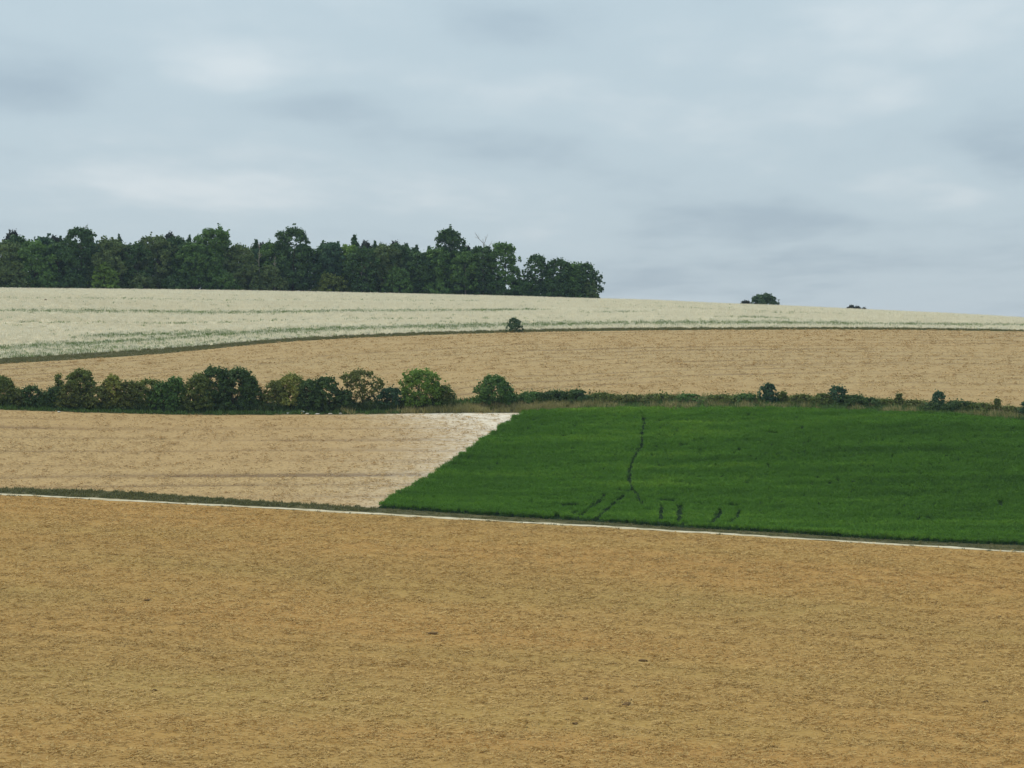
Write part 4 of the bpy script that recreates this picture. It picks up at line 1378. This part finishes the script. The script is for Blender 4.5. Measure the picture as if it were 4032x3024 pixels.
# ------------------------------------------------------------------ stones, clods, stake
M_CHALK = Mat('chalk stone')
_n = M_CHALK.noise(M_CHALK.pos(), 5, 4, .6)
M_CHALK.color(M_CHALK.ramp(_n, [(.3, (.55, .50, .42)), (.7, (.82, .79, .72))]))
M_CHALK = M_CHALK.m
M_CLOD = Mat('dark soil clod')
_n = M_CLOD.noise(M_CLOD.pos(), 7, 4, .65)
M_CLOD.color(M_CLOD.ramp(_n, [(.3, (.10, .060, .026)), (.7, (.23, .140, .058))]))
M_CLOD.bump(_n, .8, .05)
M_CLOD = M_CLOD.m
import bmesh


def lump(name, label, cat, group, px, row, wpx, hpx, mat, seed, y0=95, y1=640):
    X, Y = unproj(px, row, y0, y1)
    bm = bmesh.new()
    bmesh.ops.create_icosphere(bm, subdivisions=2, radius=1)
    r = np.random.default_rng(seed)
    A = r.normal(0, 1, (5, 3))
    for v in bm.verts:
        c = np.array(v.co)
        f = 1 + .13 * sum(math.sin(2.3 * float(c @ a) + k) for k, a in enumerate(A))
        v.co = v.co * f
    w, h = wpx * Y / F / 2, hpx * Y / F
    for v in bm.verts:
        v.co.x *= w
        v.co.y *= w * .8
        v.co.z = v.co.z * h * .62 + h * .30
    me = bpy.data.meshes.new(name)
    bm.to_mesh(me)
    bm.free()
    me.materials.append(mat)
    o = link(name, me, loc=(X, Y, h1(X, Y) + .02))
    o.rotation_euler = (0, 0, r.random() * .6 - .3)
    tag(o, label, cat, group)
    return o


for i, (px, row, w, h, lab) in enumerate([
        (1136, 1629, 14, 6, 'chalk stone at the hedge foot, leftmost of the white ones'), (1188, 1626, 20, 9, 'largest white chalk stone at the hedge foot'),
        (1212, 1632, 16, 5, 'flat chalk stone right of the largest one at the hedge foot'), (1250, 1632, 18, 5, 'chalk stone below the wide dark bush'),
        (1300, 1632, 16, 5, 'chalk stone right of the wide dark bush\'s foot'), (1340, 1631, 14, 5, 'chalk stone rightmost of the white ones at the hedge foot'),
        (554, 1612, 13, 6, 'pale grey stone lying in the weeds under the flat-topped bush'), (232, 1624, 12, 5, 'small pale stone at the field edge near the hedge\'s left end'),
        (445, 1612, 10, 7, 'small pale stone in the weeds below the slim yellow green bush')]):
    lump('chalk_stone', lab, 'stone', 'pale stones at the hedge foot', px, row, w, h, M_CHALK, 70 + i, 260, 330)
for i, (px, row, w, h, lab) in enumerate([
        (2469, 2776, 40, 12, 'largest dark soil clod in the lower right foreground'), (2530, 2603, 34, 8, 'dark soil clod in the stubble above the largest one'),
        (2306, 2754, 24, 7, 'small dark clod left of the largest clod'), (2262, 2852, 22, 7, 'small dark clod near the bottom middle'),
        (1700, 2496, 38, 8, 'flat dark clod left of the picture\'s middle in the foreground'), (580, 2364, 30, 6, 'reddish dark clod in the left foreground stubble'),
        (3935, 2431, 16, 6, 'tiny dark clod near the right edge of the foreground'), (3880, 2764, 26, 7, 'dark clod low on the right side of the foreground'),
        (610, 2720, 16, 7, 'small dark clod in the lower left foreground')]):
    lump('soil_clod', lab, 'clod', 'soil clods in the foreground', px, row, w, h, M_CLOD, 90 + i, 95, 260)
lump('soil_clod', 'dark speck of a clod in the pale field on the left', 'clod', None, 180, 1186, 9, 9, M_CLOD, 120, 345, 600)

M_WOODPOST = Mat('weathered post')
_n = M_WOODPOST.noise(M_WOODPOST.pos((1, 1, .1)), 12, 3, .6)
M_WOODPOST.color(M_WOODPOST.ramp(_n, [(.3, (.22, .19, .13)), (.7, (.42, .37, .27))]))
X, Y = unproj(608, 1618, 260, 330)
bm = bmesh.new()
bmesh.ops.create_cone(bm, cap_ends=True, segments=10, radius1=.055, radius2=.05, depth=.75)
for v in bm.verts:
    if v.co.z > .2:
        v.co.z += .06 * (v.co.x / .05)
me = bpy.data.meshes.new('wooden_stake')
bm.to_mesh(me)
bm.free()
me.materials.append(M_WOODPOST.m)
o = link('wooden_stake', me, loc=(X, Y, h1(X, Y) + .30))
tag(o, 'short weathered wooden stake in front of the flat-topped olive bush', 'stake')

# ------------------------------------------------------------------ the slightly hazy air
HZ = bpy.data.materials.new('summer haze')
HZ.use_nodes = True
HZ.node_tree.nodes.clear()
hv = HZ.node_tree.nodes.new('ShaderNodeVolumePrincipled')
hv.inputs['Color'].default_value = (.62, .80, 1.0, 1)
hv.inputs['Density'].default_value = 0.000085
ho = HZ.node_tree.nodes.new('ShaderNodeOutputMaterial')
HZ.node_tree.links.new(hv.outputs[0], ho.inputs['Volume'])
bm = bmesh.new()
bmesh.ops.create_cube(bm, size=1)
for v in bm.verts:
    v.co.x *= 7200
    v.co.y = -80 if v.co.y < 0 else 6100
    v.co.z = -33 if v.co.z < 0 else 60
me = bpy.data.meshes.new('haze')
bm.to_mesh(me)
bm.free()
me.materials.append(HZ)
tag(link('haze', me), kind='stuff', label='thin bluish summer haze over the fields', cat='haze')
